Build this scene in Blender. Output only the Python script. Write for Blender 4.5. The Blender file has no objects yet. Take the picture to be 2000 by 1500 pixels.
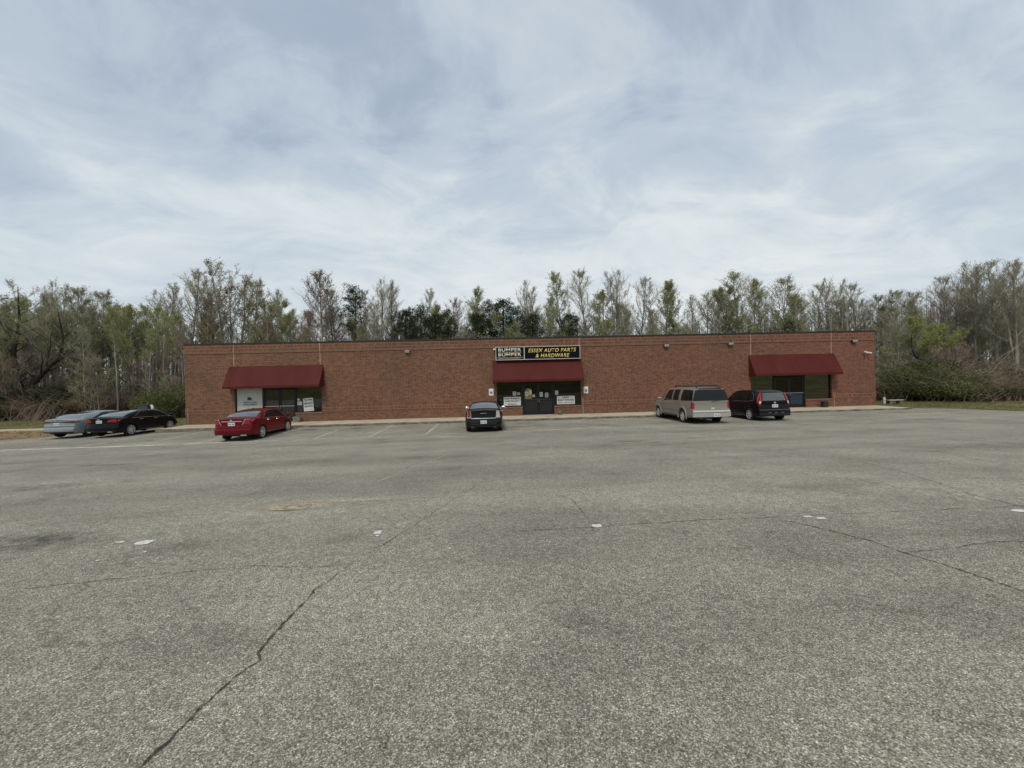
import bpy, bmesh, math, random
from mathutils import Vector, Matrix, noise
from mathutils.geometry import delaunay_2d_cdt
R = math.radians
S = bpy.context.scene
COL = S.collection
random.seed(7)

# ------------------------------------------------------------------ camera
PSI, RHO, CAMZ = R(2.23), R(1.4), 2.27
cam = bpy.data.cameras.new('camera'); camo = bpy.data.objects.new('camera', cam); COL.objects.link(camo)
cam.sensor_width = 36; cam.lens = 14.4; cam.clip_start = .05; cam.clip_end = 3000
fwd = Vector((math.sin(PSI), math.cos(PSI), 0)); rgt = Vector((math.cos(PSI), -math.sin(PSI), 0)); up = Vector((0, 0, 1))
cr = rgt*math.cos(RHO) - up*math.sin(RHO); cu = rgt*math.sin(RHO) + up*math.cos(RHO)
m = Matrix((cr, cu, -fwd)).transposed().to_4x4(); m.translation = Vector((0, 0, CAMZ))
camo.matrix_world = m
S.camera = camo

# ------------------------------------------------------------------ exposure, world, sun
S.view_settings.view_transform = 'Standard'; S.view_settings.look = 'None'
S.view_settings.exposure = 0.27; S.view_settings.gamma = 1
S.render.resolution_x = 1024; S.render.resolution_y = 768
SUN_EL, SUN_AZ = R(54), R(198)          # azimuth clockwise from +Y
W = bpy.data.worlds.new('World'); S.world = W; W.use_nodes = True
nt = W.node_tree; nt.nodes.clear()
def N(nt, t, **kw):
    n = nt.nodes.new(t)
    for k, v in kw.items():
        if k.startswith('i_'):
            key = k[2:]
            n.inputs[int(key) if key.isdigit() else key.replace('_', ' ')].default_value = v
        else: setattr(n, k, v)
    return n
def L(nt, a, b): nt.links.new(a, b)
def ramp(nt, fac, stops, interp='LINEAR'):
    r = N(nt, 'ShaderNodeValToRGB'); e = r.color_ramp.elements; r.color_ramp.interpolation = interp
    while len(e) < len(stops): e.new(.5)
    for x, (p, c) in zip(e, stops):
        x.position = p; x.color = (c if len(c) == 4 else (*c, 1)) if hasattr(c, '__len__') else (c, c, c, 1)
    if fac is not None: L(nt, fac, r.inputs[0])
    return r
def mathn(nt, op, a, b=None, c=None, clamp=False):
    n = N(nt, 'ShaderNodeMath', operation=op, use_clamp=clamp)
    for i, v in enumerate((a, b, c)):
        if v is None: continue
        if isinstance(v, (int, float)): n.inputs[i].default_value = v
        else: L(nt, v, n.inputs[i])
    return n.outputs[0]
def mixc(nt, fac, a, b, mode='MIX'):
    n = N(nt, 'ShaderNodeMix', data_type='RGBA', blend_type=mode)
    for s, v in ((n.inputs[0], fac), (n.inputs[6], a), (n.inputs[7], b)):
        if isinstance(v, (int, float)): s.default_value = v
        elif isinstance(v, tuple): s.default_value = (*v, 1) if len(v) == 3 else v
        else: L(nt, v, s)
    return n.outputs[2]
out = N(nt, 'ShaderNodeOutputWorld'); bg = N(nt, 'ShaderNodeBackground'); L(nt, bg.outputs[0], out.inputs[0])
sky = N(nt, 'ShaderNodeTexSky', sky_type='NISHITA', sun_disc=False, sun_elevation=SUN_EL, sun_rotation=SUN_AZ)
sky.air_density = 1.0; sky.dust_density = 1.5
tc = N(nt, 'ShaderNodeTexCoord'); sep = N(nt, 'ShaderNodeSeparateXYZ'); L(nt, tc.outputs['Generated'], sep.inputs[0])
zz = mathn(nt, 'ADD', mathn(nt, 'MAXIMUM', sep.outputs[2], 0.0), 0.24)
cx = mathn(nt, 'DIVIDE', sep.outputs[0], zz); cy = mathn(nt, 'DIVIDE', sep.outputs[1], zz)
cmb = N(nt, 'ShaderNodeCombineXYZ'); L(nt, cx, cmb.inputs[0]); L(nt, cy, cmb.inputs[1])
def wn(scale, detail, rough, dist, off, sx=1, sy=1, rot=0):
    mp = N(nt, 'ShaderNodeMapping'); mp.inputs['Location'].default_value = off
    mp.inputs['Scale'].default_value = (sx, sy, 1); mp.inputs['Rotation'].default_value = (0, 0, rot)
    L(nt, cmb.outputs[0], mp.inputs[0])
    n = N(nt, 'ShaderNodeTexNoise', i_Scale=scale, i_Detail=detail, i_Roughness=rough, i_Distortion=dist)
    L(nt, mp.outputs[0], n.inputs[0]); return n.outputs[0]
n1 = wn(1.05, 10, .60, .8, (5.3, 2.9, 0), 1, .85, R(-35))
n2 = wn(2.8, 9, .62, .6, (8.3, .4, 2), .8, 1.1, R(-40))
n3 = wn(.5, 3, .5, .2, (1.3, 6.4, 5))
cov = mathn(nt, 'ADD', mathn(nt, 'MULTIPLY', n1, .62), mathn(nt, 'MULTIPLY', n2, .38))
low = ramp(nt, sep.outputs[2], [(0.0, .20), (.22, .15), (.62, 0.0)]).outputs[0]
cov = mathn(nt, 'ADD', cov, low)
fac = ramp(nt, cov, [(.38, .38), (.50, .74), (.64, 1.0)], 'EASE').outputs[0]
shade = mathn(nt, 'ADD', mathn(nt, 'MULTIPLY', n3, .55), mathn(nt, 'MULTIPLY', n2, .45))
cloud = ramp(nt, shade, [(.32, (3.8, 4.4, 5.1)), (.50, (4.9, 5.55, 6.1)), (.66, (6.4, 6.8, 6.9))]).outputs[0]
skyc = mixc(nt, 1.0, sky.outputs[0], (1.15, 1.1, 1.25), 'MULTIPLY')
skyc = mixc(nt, .7, skyc, (3.0, 3.6, 4.6))
L(nt, mixc(nt, fac, skyc, cloud), bg.inputs[0]); bg.inputs[1].default_value = .1

sl = bpy.data.lights.new('sun', 'SUN'); so = bpy.data.objects.new('sun', sl); COL.objects.link(so)
sl.energy = 1.5; sl.angle = R(13); sl.color = (1, .93, .80)
sd = Vector((math.sin(SUN_AZ)*math.cos(SUN_EL), math.cos(SUN_AZ)*math.cos(SUN_EL), math.sin(SUN_EL)))
so.rotation_euler = sd.to_track_quat('Z', 'Y').to_euler()

# ------------------------------------------------------------------ helpers
def tag(o, label=None, cat=None, group=None, kind=None):
    if label: o['label'] = label
    if cat: o['category'] = cat
    if group: o['group'] = group
    if kind: o['kind'] = kind
    return o
def thing(name, label, cat, loc=(0, 0, 0), rz=0, group=None):
    o = bpy.data.objects.new(name, None); COL.objects.link(o); o.empty_display_size = .3
    o.location = loc; o.rotation_euler = (0, 0, rz); return tag(o, label, cat, group)
class MB:
    def __init__(s): s.v = []; s.f = []; s.mi = []; s.cur = 0
    def add(s, vs, fs):
        b = len(s.v); s.v += [tuple(v) for v in vs]; s.f += [tuple(b+i for i in f) for f in fs]; s.mi += [s.cur]*len(fs); return s
    def box(s, x0, x1, y0, y1, z0, z1):
        return s.add([(x0,y0,z0),(x1,y0,z0),(x1,y1,z0),(x0,y1,z0),(x0,y0,z1),(x1,y0,z1),(x1,y1,z1),(x0,y1,z1)],
              [(0,3,2,1),(4,5,6,7),(0,1,5,4),(1,2,6,5),(2,3,7,6),(3,0,4,7)])
    def quad(s, *p): return s.add(p, [tuple(range(len(p)))])
    def tube(s, pts, rads, n=6, cap=False):
        pts = [Vector(p) for p in pts]; b = len(s.v); k = len(pts)
        for i, p in enumerate(pts):
            d = (pts[min(i+1, k-1)] - pts[max(i-1, 0)]).normalized()
            a = d.cross(Vector((0, 0, 1))) if abs(d.z) < .95 else d.cross(Vector((1, 0, 0)))
            a.normalize(); c = d.cross(a); r = rads[i] if hasattr(rads, '__len__') else rads
            for j in range(n):
                t = 2*math.pi*j/n; s.v.append(tuple(p + (a*math.cos(t) + c*math.sin(t))*r))
        fs = [(b+i*n+j, b+i*n+(j+1) % n, b+(i+1)*n+(j+1) % n, b+(i+1)*n+j) for i in range(k-1) for j in range(n)]
        if cap: fs += [tuple(b+j for j in range(n))[::-1], tuple(b+(k-1)*n+j for j in range(n))]
        s.f += fs; s.mi += [s.cur]*len(fs); return s
    def grid(s, P, nu, nv):     # P(i,j) for i<=nu, j<=nv
        vs = [P(i/nu, j/nv) for i in range(nu+1) for j in range(nv+1)]
        return s.add(vs, [(i*(nv+1)+j, (i+1)*(nv+1)+j, (i+1)*(nv+1)+j+1, i*(nv+1)+j+1) for i in range(nu) for j in range(nv)])
    def build(s, name, mats, parent=None, smooth=False, bevel=0, solid=0):
        me = bpy.data.meshes.new(name); me.from_pydata(s.v, [], s.f)
        mats = mats if isinstance(mats, (list, tuple)) else [mats]
        for mm in mats: me.materials.append(mm)
        if len(mats) > 1: me.polygons.foreach_set('material_index', s.mi)
        if smooth: me.polygons.foreach_set('use_smooth', [True]*len(s.f))
        me.update(); o = bpy.data.objects.new(name, me); COL.objects.link(o)
        if parent: o.parent = parent
        if solid:
            md = o.modifiers.new('s', 'SOLIDIFY'); md.thickness = solid; md.offset = -1
        if bevel:
            md = o.modifiers.new('b', 'BEVEL'); md.width = bevel; md.segments = 2; md.limit_method = 'ANGLE'
        return o
def box(name, m, parent, *a, bevel=0): return MB().box(*a).build(name, m, parent, bevel=bevel)
def lathe(mb, prof, c, axis='X', n=24):
    b = len(mb.v); k = len(prof)
    for j in range(n):
        t = 2*math.pi*j/n
        for a, r in prof:
            if axis == 'X': mb.v.append((c[0]+a, c[1]+r*math.cos(t), c[2]+r*math.sin(t)))
            elif axis == 'Z': mb.v.append((c[0]+r*math.cos(t), c[1]+r*math.sin(t), c[2]+a))
            else: mb.v.append((c[0]+r*math.cos(t), c[1]+a, c[2]+r*math.sin(t)))
    fs = [(b+j*k+i, b+((j+1) % n)*k+i, b+((j+1) % n)*k+i+1, b+j*k+i+1) for j in range(n) for i in range(k-1)]
    mb.f += fs; mb.mi += [mb.cur]*len(fs); return mb

# ------------------------------------------------------------------ materials
def mat(name, base=(.5, .5, .5), rough=.6, metal=0, spec=.5, coat=0, coatr=.03):
    m = bpy.data.materials.new(name); m.use_nodes = True; p = m.node_tree.nodes['Principled BSDF']
    p.inputs['Base Color'].default_value = (*base, 1); p.inputs['Roughness'].default_value = rough
    p.inputs['Metallic'].default_value = metal; p.inputs['Specular IOR Level'].default_value = spec
    p.inputs['Coat Weight'].default_value = coat; p.inputs['Coat Roughness'].default_value = coatr
    return m
def nodes(m): return m.node_tree, m.node_tree.nodes['Principled BSDF']
def noisy(name, c1, c2, scale=3, detail=6, rough=.8, stretch=(1, 1, 1), lo=.35, hi=.65, bump=0, bscale=None, obj=True, **kw):
    m = mat(name, c1, rough, **kw); t, p = nodes(m)
    tc = N(t, 'ShaderNodeTexCoord'); mp = N(t, 'ShaderNodeMapping'); mp.inputs['Scale'].default_value = stretch
    L(t, tc.outputs['Object'], mp.inputs[0]); n = N(t, 'ShaderNodeTexNoise', i_Scale=scale, i_Detail=detail, i_Roughness=.6)
    L(t, mp.outputs[0], n.inputs[0])
    L(t, ramp(t, n.outputs[0], [(lo, c1), (hi, c2)]).outputs[0], p.inputs['Base Color'])
    if bump:
        n2 = N(t, 'ShaderNodeTexNoise', i_Scale=bscale or scale*6, i_Detail=4); L(t, mp.outputs[0], n2.inputs[0])
        b = N(t, 'ShaderNodeBump', i_Strength=bump, i_Distance=.02); L(t, n2.outputs[0], b.inputs['Height']); L(t, b.outputs[0], p.inputs['Normal'])
    return m
def brickmat(name, soldier=False, red=0.0):
    m = mat(name, rough=.88, spec=.25); t, p = nodes(m)
    tc = N(t, 'ShaderNodeTexCoord'); s = N(t, 'ShaderNodeSeparateXYZ'); L(t, tc.outputs['Object'], s.inputs[0])
    h = mathn(t, 'ADD', s.outputs[0], s.outputs[1]); c = N(t, 'ShaderNodeCombineXYZ')
    if soldier: L(t, mathn(t, 'ADD', s.outputs[2], .017), c.inputs[0]); L(t, h, c.inputs[1])
    else: L(t, h, c.inputs[0]); L(t, s.outputs[2], c.inputs[1])
    b = N(t, 'ShaderNodeTexBrick'); b.offset = 0 if soldier else .5; b.squash = 1
    for k, v in (('Scale', 1), ('Mortar Size', .0062), ('Mortar Smooth', .15), ('Bias', 0), ('Brick Width', .2032), ('Row Height', .0677)): b.inputs[k].default_value = v
    b.inputs['Color1'].default_value = (0, 0, 0, 1); b.inputs['Color2'].default_value = (1, 1, 1, 1); b.inputs['Mortar'].default_value = (.5, .5, .5, 1)
    L(t, c.outputs[0], b.inputs['Vector'])
    nz = N(t, 'ShaderNodeTexNoise', i_Scale=.35, i_Detail=3); L(t, tc.outputs['Object'], nz.inputs[0])
    nf = N(t, 'ShaderNodeTexNoise', i_Scale=5, i_Detail=5); L(t, tc.outputs['Object'], nf.inputs[0])
    v = mathn(t, 'ADD', mathn(t, 'ADD', mathn(t, 'MULTIPLY', b.outputs['Color'], .70), .05), mathn(t, 'MULTIPLY', nf.outputs[0], .15))
    br = ramp(t, v, [(.05, (.052, .018, .011)), (.3, (.113, .040, .021)), (.6, (.163, .061, .033)), (.85, (.212, .088, .049)), (1.0, (.27, .13, .08))]).outputs[0]
    # the store's clay shifts from orange on the left to a redder batch at the right end
    g = N(t, 'ShaderNodeMapRange'); L(t, mathn(t, 'ADD', s.outputs[0], mathn(t, 'MULTIPLY', nz.outputs[0], 26)), g.inputs[0])
    for i, q in ((1, 12), (2, 38), (3, 0), (4, 1)): g.inputs[i].default_value = q
    br = mixc(t, 1.0, br, mixc(t, g.outputs[0], (1.0, 1.02, .98), (1.06, .86, .98)), 'MULTIPLY')
    big = ramp(t, nz.outputs[0], [(.3, (.78, .79, .82)), (.5, (.97, .97, .97)), (.7, (1.1, 1.07, 1.02))]).outputs[0]
    br = mixc(t, 1.0, br, big, 'MULTIPLY')
    col = mixc(t, b.outputs['Fac'], br, (.36, .27, .19))
    L(t, col, p.inputs['Base Color'])
    bp = N(t, 'ShaderNodeBump', i_Strength=.6, i_Distance=.008); bp.invert = True
    L(t, b.outputs['Fac'], bp.inputs['Height']); L(t, bp.outputs[0], p.inputs['Normal'])
    return m
BRICK = brickmat('brick'); SOLD = brickmat('soldier_brick', True)
ROWL = noisy('rowlock_brick', (.17, .085, .06), (.30, .18, .13), 9, 5, .85, (1, 1, 1))
COPING = mat('coping', (.022, .019, .018), .5)
JOINT = noisy('caulk_joint', (.42, .32, .26), (.52, .41, .33), 6)
def awnmat():
    m = mat('awning_fabric', (.105, .012, .012), .7, spec=.16); t, p = nodes(m)
    tc = N(t, 'ShaderNodeTexCoord'); n = N(t, 'ShaderNodeTexNoise', i_Scale=1.2, i_Detail=6)
    mp = N(t, 'ShaderNodeMapping'); mp.inputs['Scale'].default_value = (1, .4, .4); L(t, tc.outputs['Object'], mp.inputs[0]); L(t, mp.outputs[0], n.inputs[0])
    L(t, ramp(t, n.outputs[0], [(.3, (.078, .013, .011)), (.7, (.097, .019, .016))]).outputs[0], p.inputs['Base Color'])
    s = N(t, 'ShaderNodeSeparateXYZ'); L(t, tc.outputs['Object'], s.inputs[0]); q = mathn(t, 'LESS_THAN', mathn(t, 'PINGPONG', mathn(t, 'ADD', s.outputs[0], 100.3), .61), .014)
    old = p.inputs['Base Color'].links[0].from_socket; L(t, mixc(t, mathn(t, 'MULTIPLY', q, .45), old, (.045, .008, .007)), p.inputs['Base Color']); return m
AWN = awnmat()
DARK = mat('dark_bronze_frame', (.012, .012, .015), .35, .3)
NAVY = mat('navy_door_paint', (.018, .03, .055), .4)
ALU = mat('brushed_metal', (.55, .55, .54), .3, .9)
WHITE = noisy('white_paint', (.68, .68, .66), (.78, .78, .76), 4)
PAPER = noisy('paper', (.62, .62, .60), (.74, .74, .72), 6)
BLACKT = mat('black_ink', (.015, .015, .018), .6)
def glassmat(name, refl=.16, tint=(.55, .58, .56), rough=.01):
    m = bpy.data.materials.new(name); m.use_nodes = True; t = m.node_tree; t.nodes.clear()
    o = N(t, 'ShaderNodeOutputMaterial'); mx = N(t, 'ShaderNodeMixShader'); tr = N(t, 'ShaderNodeBsdfTransparent'); gl = N(t, 'ShaderNodeBsdfGlossy')
    tr.inputs[0].default_value = (*tint, 1); gl.inputs['Roughness'].default_value = rough; gl.inputs[0].default_value = (.9, .93, .92, 1)
    fr = N(t, 'ShaderNodeFresnel', i_IOR=1.5)
    L(t, mathn(t, 'ADD', fr.outputs[0], refl, clamp=True), mx.inputs[0]); L(t, tr.outputs[0], mx.inputs[1]); L(t, gl.outputs[0], mx.inputs[2]); L(t, mx.outputs[0], o.inputs[0]); return m
GLASS = glassmat('shop_glass', .05); GLASSM = glassmat('tinted_shop_glass', .14, (.18, .2, .19)); GLASSD = glassmat('dark_shop_glass', .02, (.16, .18, .17))
CONC = None
def concmat():
    m = mat('sidewalk_concrete', rough=.9, spec=.2); t, p = nodes(m)
    tc = N(t, 'ShaderNodeTexCoord'); s = N(t, 'ShaderNodeSeparateXYZ'); L(t, tc.outputs['Object'], s.inputs[0])
    n = N(t, 'ShaderNodeTexNoise', i_Scale=.8, i_Detail=8, i_Roughness=.65); L(t, tc.outputs['Object'], n.inputs[0])
    n2 = N(t, 'ShaderNodeTexNoise', i_Scale=40, i_Detail=3); L(t, tc.outputs['Object'], n2.inputs[0])
    c = ramp(t, n.outputs[0], [(.3, (.36, .30, .21)), (.5, (.50, .43, .32)), (.72, (.60, .54, .42))]).outputs[0]
    c = mixc(t, 1, c, ramp(t, n2.outputs[0], [(.3, .82), (.7, 1.1)]).outputs[0], 'MULTIPLY')
    j = mathn(t, 'PINGPONG', mathn(t, 'ADD', s.outputs[0], 100), 1.52)
    jm = mathn(t, 'LESS_THAN', j, .012)
    L(t, mixc(t, mathn(t, 'MULTIPLY', jm, .7), c, (.08, .07, .055)), p.inputs['Base Color']); return m
CONC = concmat()
KERB = noisy('weathered_kerb', (.10, .09, .06), (.26, .23, .17), 2.2, 8, .92, (1, 1, 3), .4, .62)

def asphaltmat():
    m = mat('asphalt', rough=.93, spec=.2); t, p = nodes(m)
    tc = N(t, 'ShaderNodeTexCoord'); o = tc.outputs['Object']
    def nz(scale, det=2, rough=.5, st=(1, 1, 1), loc=(0, 0, 0), dist=0):
        mp = N(t, 'ShaderNodeMapping'); mp.inputs['Scale'].default_value = st; mp.inputs['Location'].default_value = loc; L(t, o, mp.inputs[0])
        n = N(t, 'ShaderNodeTexNoise', i_Scale=scale, i_Detail=det, i_Roughness=rough, i_Distortion=dist); L(t, mp.outputs[0], n.inputs[0]); return n.outputs[0]
    vor = N(t, 'ShaderNodeTexVoronoi', i_Scale=140); L(t, o, vor.inputs[0])
    vv = N(t, 'ShaderNodeSeparateColor'); L(t, vor.outputs['Color'], vv.inputs[0])
    stone = ramp(t, vv.outputs[0], [(0, (.085, .082, .071)), (.35, (.157, .151, .131)), (.72, (.238, .23, .20)), (.93, (.325, .316, .28)), (1, (.46, .45, .41))]).outputs[0]
    gap = ramp(t, vor.outputs['Distance'], [(.35, 1.0), (.75, .60)]).outputs[0]
    c = mixc(t, 1, stone, gap, 'MULTIPLY')
    c = mixc(t, 1, c, ramp(t, nz(75, 3, .6), [(.36, .76), (.64, 1.24)]).outputs[0], 'MULTIPLY')
    c = mixc(t, 1, c, ramp(t, nz(14, 3, .6), [(.35, .84), (.65, 1.15)]).outputs[0], 'MULTIPLY')
    # wear and old patches
    c = mixc(t, 1, c, ramp(t, nz(.55, 7, .62, (1, 1, 1), (4, 2, 0), .4), [(.33, .82), (.5, 1.0), (.68, 1.12)]).outputs[0], 'MULTIPLY')
    c = mixc(t, 1, c, ramp(t, nz(.5, 6, .62, (.16, 1.0, 1), (9, 5, 0), .3), [(.34, .80), (.5, 1.0), (.66, 1.16)]).outputs[0], 'MULTIPLY')
    c = mixc(t, 1, c, ramp(t, nz(.9, 5, .55, (.35, .8, 1), (1, 9, 0), 1.2), [(.60, 1.0), (.70, .80)]).outputs[0], 'MULTIPLY')
    # hairline cracks: edges of warped cells
    mp = N(t, 'ShaderNodeMapping'); mp.inputs['Scale'].default_value = (.32, .42, 1); L(t, o, mp.inputs[0])
    wz = N(t, 'ShaderNodeTexNoise', i_Scale=1.6, i_Detail=6, i_Roughness=.65); L(t, o, wz.inputs[0])
    add = N(t, 'ShaderNodeVectorMath', operation='MULTIPLY_ADD'); L(t, wz.outputs['Color'], add.inputs[0]); add.inputs[1].default_value = (.55, .55, 0); L(t, mp.outputs[0], add.inputs[2])
    ce = N(t, 'ShaderNodeTexVoronoi', feature='DISTANCE_TO_EDGE', i_Scale=.8); L(t, add.outputs[0], ce.inputs[0])
    cm = ramp(t, ce.outputs['Distance'], [(0, 1.0), (.0045, .7), (.009, 0.0)]).outputs[0]
    msk = ramp(t, nz(.35, 4, .6, (1, 1, 1), (2, 7, 0)), [(.47, 0.0), (.56, 1.0)]).outputs[0]
    c = mixc(t, mathn(t, 'MULTIPLY', mathn(t, 'MULTIPLY', cm, msk), .55), c, (.06, .055, .045))
    c = mixc(t, 1, c, (1.62, 1.555, 1.42), 'MULTIPLY')
    L(t, c, p.inputs['Base Color'])
    b = N(t, 'ShaderNodeBump', i_Strength=.4, i_Distance=.005); b.invert = True
    L(t, vor.outputs['Distance'], b.inputs['Height']); L(t, b.outputs[0], p.inputs['Normal'])
    return m
ASPH = asphaltmat()
def grassmat():
    m = mat('grass_ground', rough=.95, spec=.1); t, p = nodes(m)
    tc = N(t, 'ShaderNodeTexCoord'); o = tc.outputs['Object']; s = N(t, 'ShaderNodeSeparateXYZ'); L(t, o, s.inputs[0])
    n = N(t, 'ShaderNodeTexNoise', i_Scale=.4, i_Detail=8, i_Roughness=.65); L(t, o, n.inputs[0])
    f = N(t, 'ShaderNodeTexNoise', i_Scale=7, i_Detail=6, i_Roughness=.7); L(t, o, f.inputs[0])
    green = ramp(t, f.outputs[0], [(.3, (.05, .06, .018)), (.5, (.10, .11, .035)), (.7, (.17, .16, .065))]).outputs[0]
    brown = ramp(t, f.outputs[0], [(.3, (.15, .10, .05)), (.5, (.25, .175, .09)), (.7, (.34, .26, .15))]).outputs[0]
    litter = ramp(t, f.outputs[0], [(.3, (.035, .028, .016)), (.6, (.085, .068, .042))]).outputs[0]
    # strip of dormant brown turf beside the lot at the left, leaf litter under the wood
    def box1(v, a, b, w):
        q1 = N(t, 'ShaderNodeMapRange'); q1.interpolation_type = 'SMOOTHSTEP'; L(t, v, q1.inputs[0]); q1.inputs[1].default_value = a-w; q1.inputs[2].default_value = a+w
        q2 = N(t, 'ShaderNodeMapRange'); q2.interpolation_type = 'SMOOTHSTEP'; L(t, v, q2.inputs[0]); q2.inputs[1].default_value = b-w; q2.inputs[2].default_value = b+w
        return mathn(t, 'MULTIPLY', q1.outputs[0], mathn(t, 'SUBTRACT', 1, q2.outputs[0]))
    yy = mathn(t, 'ADD', s.outputs[1], mathn(t, 'MULTIPLY', n.outputs[0], 2.5))
    bm = mathn(t, 'MULTIPLY', box1(s.outputs[0], -90, -19, .5), box1(yy, 15, 32.5, 1))
    c = mixc(t, ramp(t, n.outputs[0], [(.42, 0.0), (.60, .7)]).outputs[0], green, brown)
    c = mixc(t, bm, c, brown)
    wood = box1(yy, 43, 400, 1.5)
    c = mixc(t, wood, c, litter)
    L(t, c, p.inputs['Base Color'])
    b = N(t, 'ShaderNodeBump', i_Strength=.8, i_Distance=.06); L(t, f.outputs[0], b.inputs['Height']); L(t, b.outputs[0], p.inputs['Normal'])
    return m
GRASS = grassmat()

# ------------------------------------------------------------------ terrain
def sst(a, b, x):
    t = min(1, max(0, (x-a)/(b-a))); return t*t*(3-2*t)
def gz(x, y):
    zk = -.0022*(26-min(26, max(-26, x))) - .10*sst(-15, -24, x)*1.0
    zd = max(-.24, min(-.02, -.12+.008*(x+1)))
    if y < 20.5: z = zd + (.49-zd)*(1-sst(4.0, 20.5, y))
    else: z = zd + (zk-zd)*sst(20.5, 25.5, y)
    if y > 30: z += .25*sst(30, 60, y)
    if x > 30: z += .35*sst(30, 42, x)
    if y < -14: z += 7.5*sst(-14, -50, y)  # unseen bank added behind the camera, to reflect green in glass and paint
    return z
LOT = [(-20.62,25.62),(-20.62,29.2),(-26.6,29.2),(-26.8,25.2),(-28.4,23.8),(-34,20.5),(-60,14),(-60,-13),(34,-13),(33.2,8),(31.6,17),(30.2,22.0),(29.2,25.2),(28.2,26.3),(26.92,26.7),(26.92,25.62)]
def inpoly(x, y, P):
    c = False; j = len(P)-1
    for i in range(len(P)):
        if (P[i][1] > y) != (P[j][1] > y) and x < (P[j][0]-P[i][0])*(y-P[i][1])/(P[j][1]-P[i][1])+P[i][0]: c = not c
        j = i
    return c
def edgewob(P, step=.6, amp=.10):
    o = []
    for i, a in enumerate(P):
        b = P[(i+1) % len(P)]; n = max(1, int(math.hypot(b[0]-a[0], b[1]-a[1])/step))
        straight = (abs(a[0]+20.62) < .01 or abs(b[1]-25.62) < .01 or abs(a[1]-25.62) < .01)
        for k in range(n):
            t = k/n; x = a[0]+(b[0]-a[0])*t; y = a[1]+(b[1]-a[1])*t
            if k and not straight:
                x += noise.noise(Vector((x, y, 3)))*amp*2; y += noise.noise(Vector((x, y, 9)))*amp*2
            o.append((x, y))
    return o
P = edgewob(LOT); pts = [Vector(p) for p in P]
pts += [Vector((x+.01, y+.013)) for x in range(-59, 34) for y in range(-12, 29) if inpoly(x, y, LOT)]
r = delaunay_2d_cdt(pts, [], [list(range(len(P)))], 1, 1e-4)
mb = MB(); mb.add([(v[0], v[1], gz(v[0], v[1])) for v in r[0]], [tuple(f) for f in r[2]])
tag(mb.build('parking_lot', ASPH, smooth=True), kind='structure')
xs = sorted(set([-900, -500, -300, -180, -120, -90] + list(range(-70, 71, 1)) + [90, 120, 180, 300, 500, 900]))
ys = sorted(set([-600, -300, -150, -100, -80] + list(range(-60, 91, 1)) + [110, 150, 220, 350, 600, 1200]))
mb = MB(); mb.add([(x, y, gz(x, y)-.05+(.05*noise.noise(Vector((x*.3, y*.3, 0))) if not (-62 < x < 36 and y < 31) else 0)) for x in xs for y in ys],
       [(i*len(ys)+j, (i+1)*len(ys)+j, (i+1)*len(ys)+j+1, i*len(ys)+j+1) for i in range(len(xs)-1) for j in range(len(ys)-1)])
tag(mb.build('ground', GRASS, smooth=True), kind='structure')

# sidewalk in front of the store, kerb face, concrete strip at the left
mb = MB(); mbk = MB(); n = 48
for i in range(n):
    x0 = -20.6+47.5*i/n; x1 = -20.6+47.5*(i+1)/n
    z = lambda x: .05+.05*(x+20.6)/47.5
    mb.add([(x0,25.66,z(x0)),(x1,25.66,z(x1)),(x1,28.3,z(x1)+.03),(x0,28.3,z(x0)+.03)], [(0,1,2,3)])
    mbk.add([(x0,25.5,-.4),(x1,25.5,-.4),(x1,25.5,z(x1)-.025),(x0,25.5,z(x0)-.025),(x0,25.53,z(x0)),(x1,25.53,z(x1)),(x0,25.66,z(x0)),(x1,25.66,z(x1))], [(0,1,2,3),(3,2,5,4),(4,5,7,6)])
mb.add([(-20.6,25.66,-.4),(-20.6,28.3,-.4),(-20.6,28.3,.08),(-20.6,25.66,.05)], [(0,3,2,1)])
mb.add([(26.9,25.66,-.4),(26.9,28.3,-.4),(26.9,28.3,.13),(26.9,25.66,.1)], [(0,1,2,3)])
mbk.add([(-20.6,25.5,-.4),(-20.6,25.66,-.4),(-20.6,25.66,.05),(-20.6,25.5,.03)], [(0,3,2,1)])
mbk.add([(26.9,25.5,-.4),(26.9,25.66,-.4),(26.9,25.66,.1),(26.9,25.5,.08)], [(0,1,2,3)])
tag(mb.build('sidewalk', CONC), kind='structure'); tag(mbk.build('kerb', KERB), kind='structure')
mb = MB()
for i in range(40):
    x0 = -75+1.25*i; x1 = x0+1.25; y = 30.7
    mb.add([(x0,y,gz(x0,y)+.03),(x1,y,gz(x1,y)+.03),(x1,y+1.1,gz(x1,y)+.04),(x0,y+1.1,gz(x0,y)+.04),(x0,y,-.6),(x1,y,-.6)], [(0,1,2,3),(0,4,5,1)])
tag(mb.build('concrete_path', CONC), kind='structure')

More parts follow.
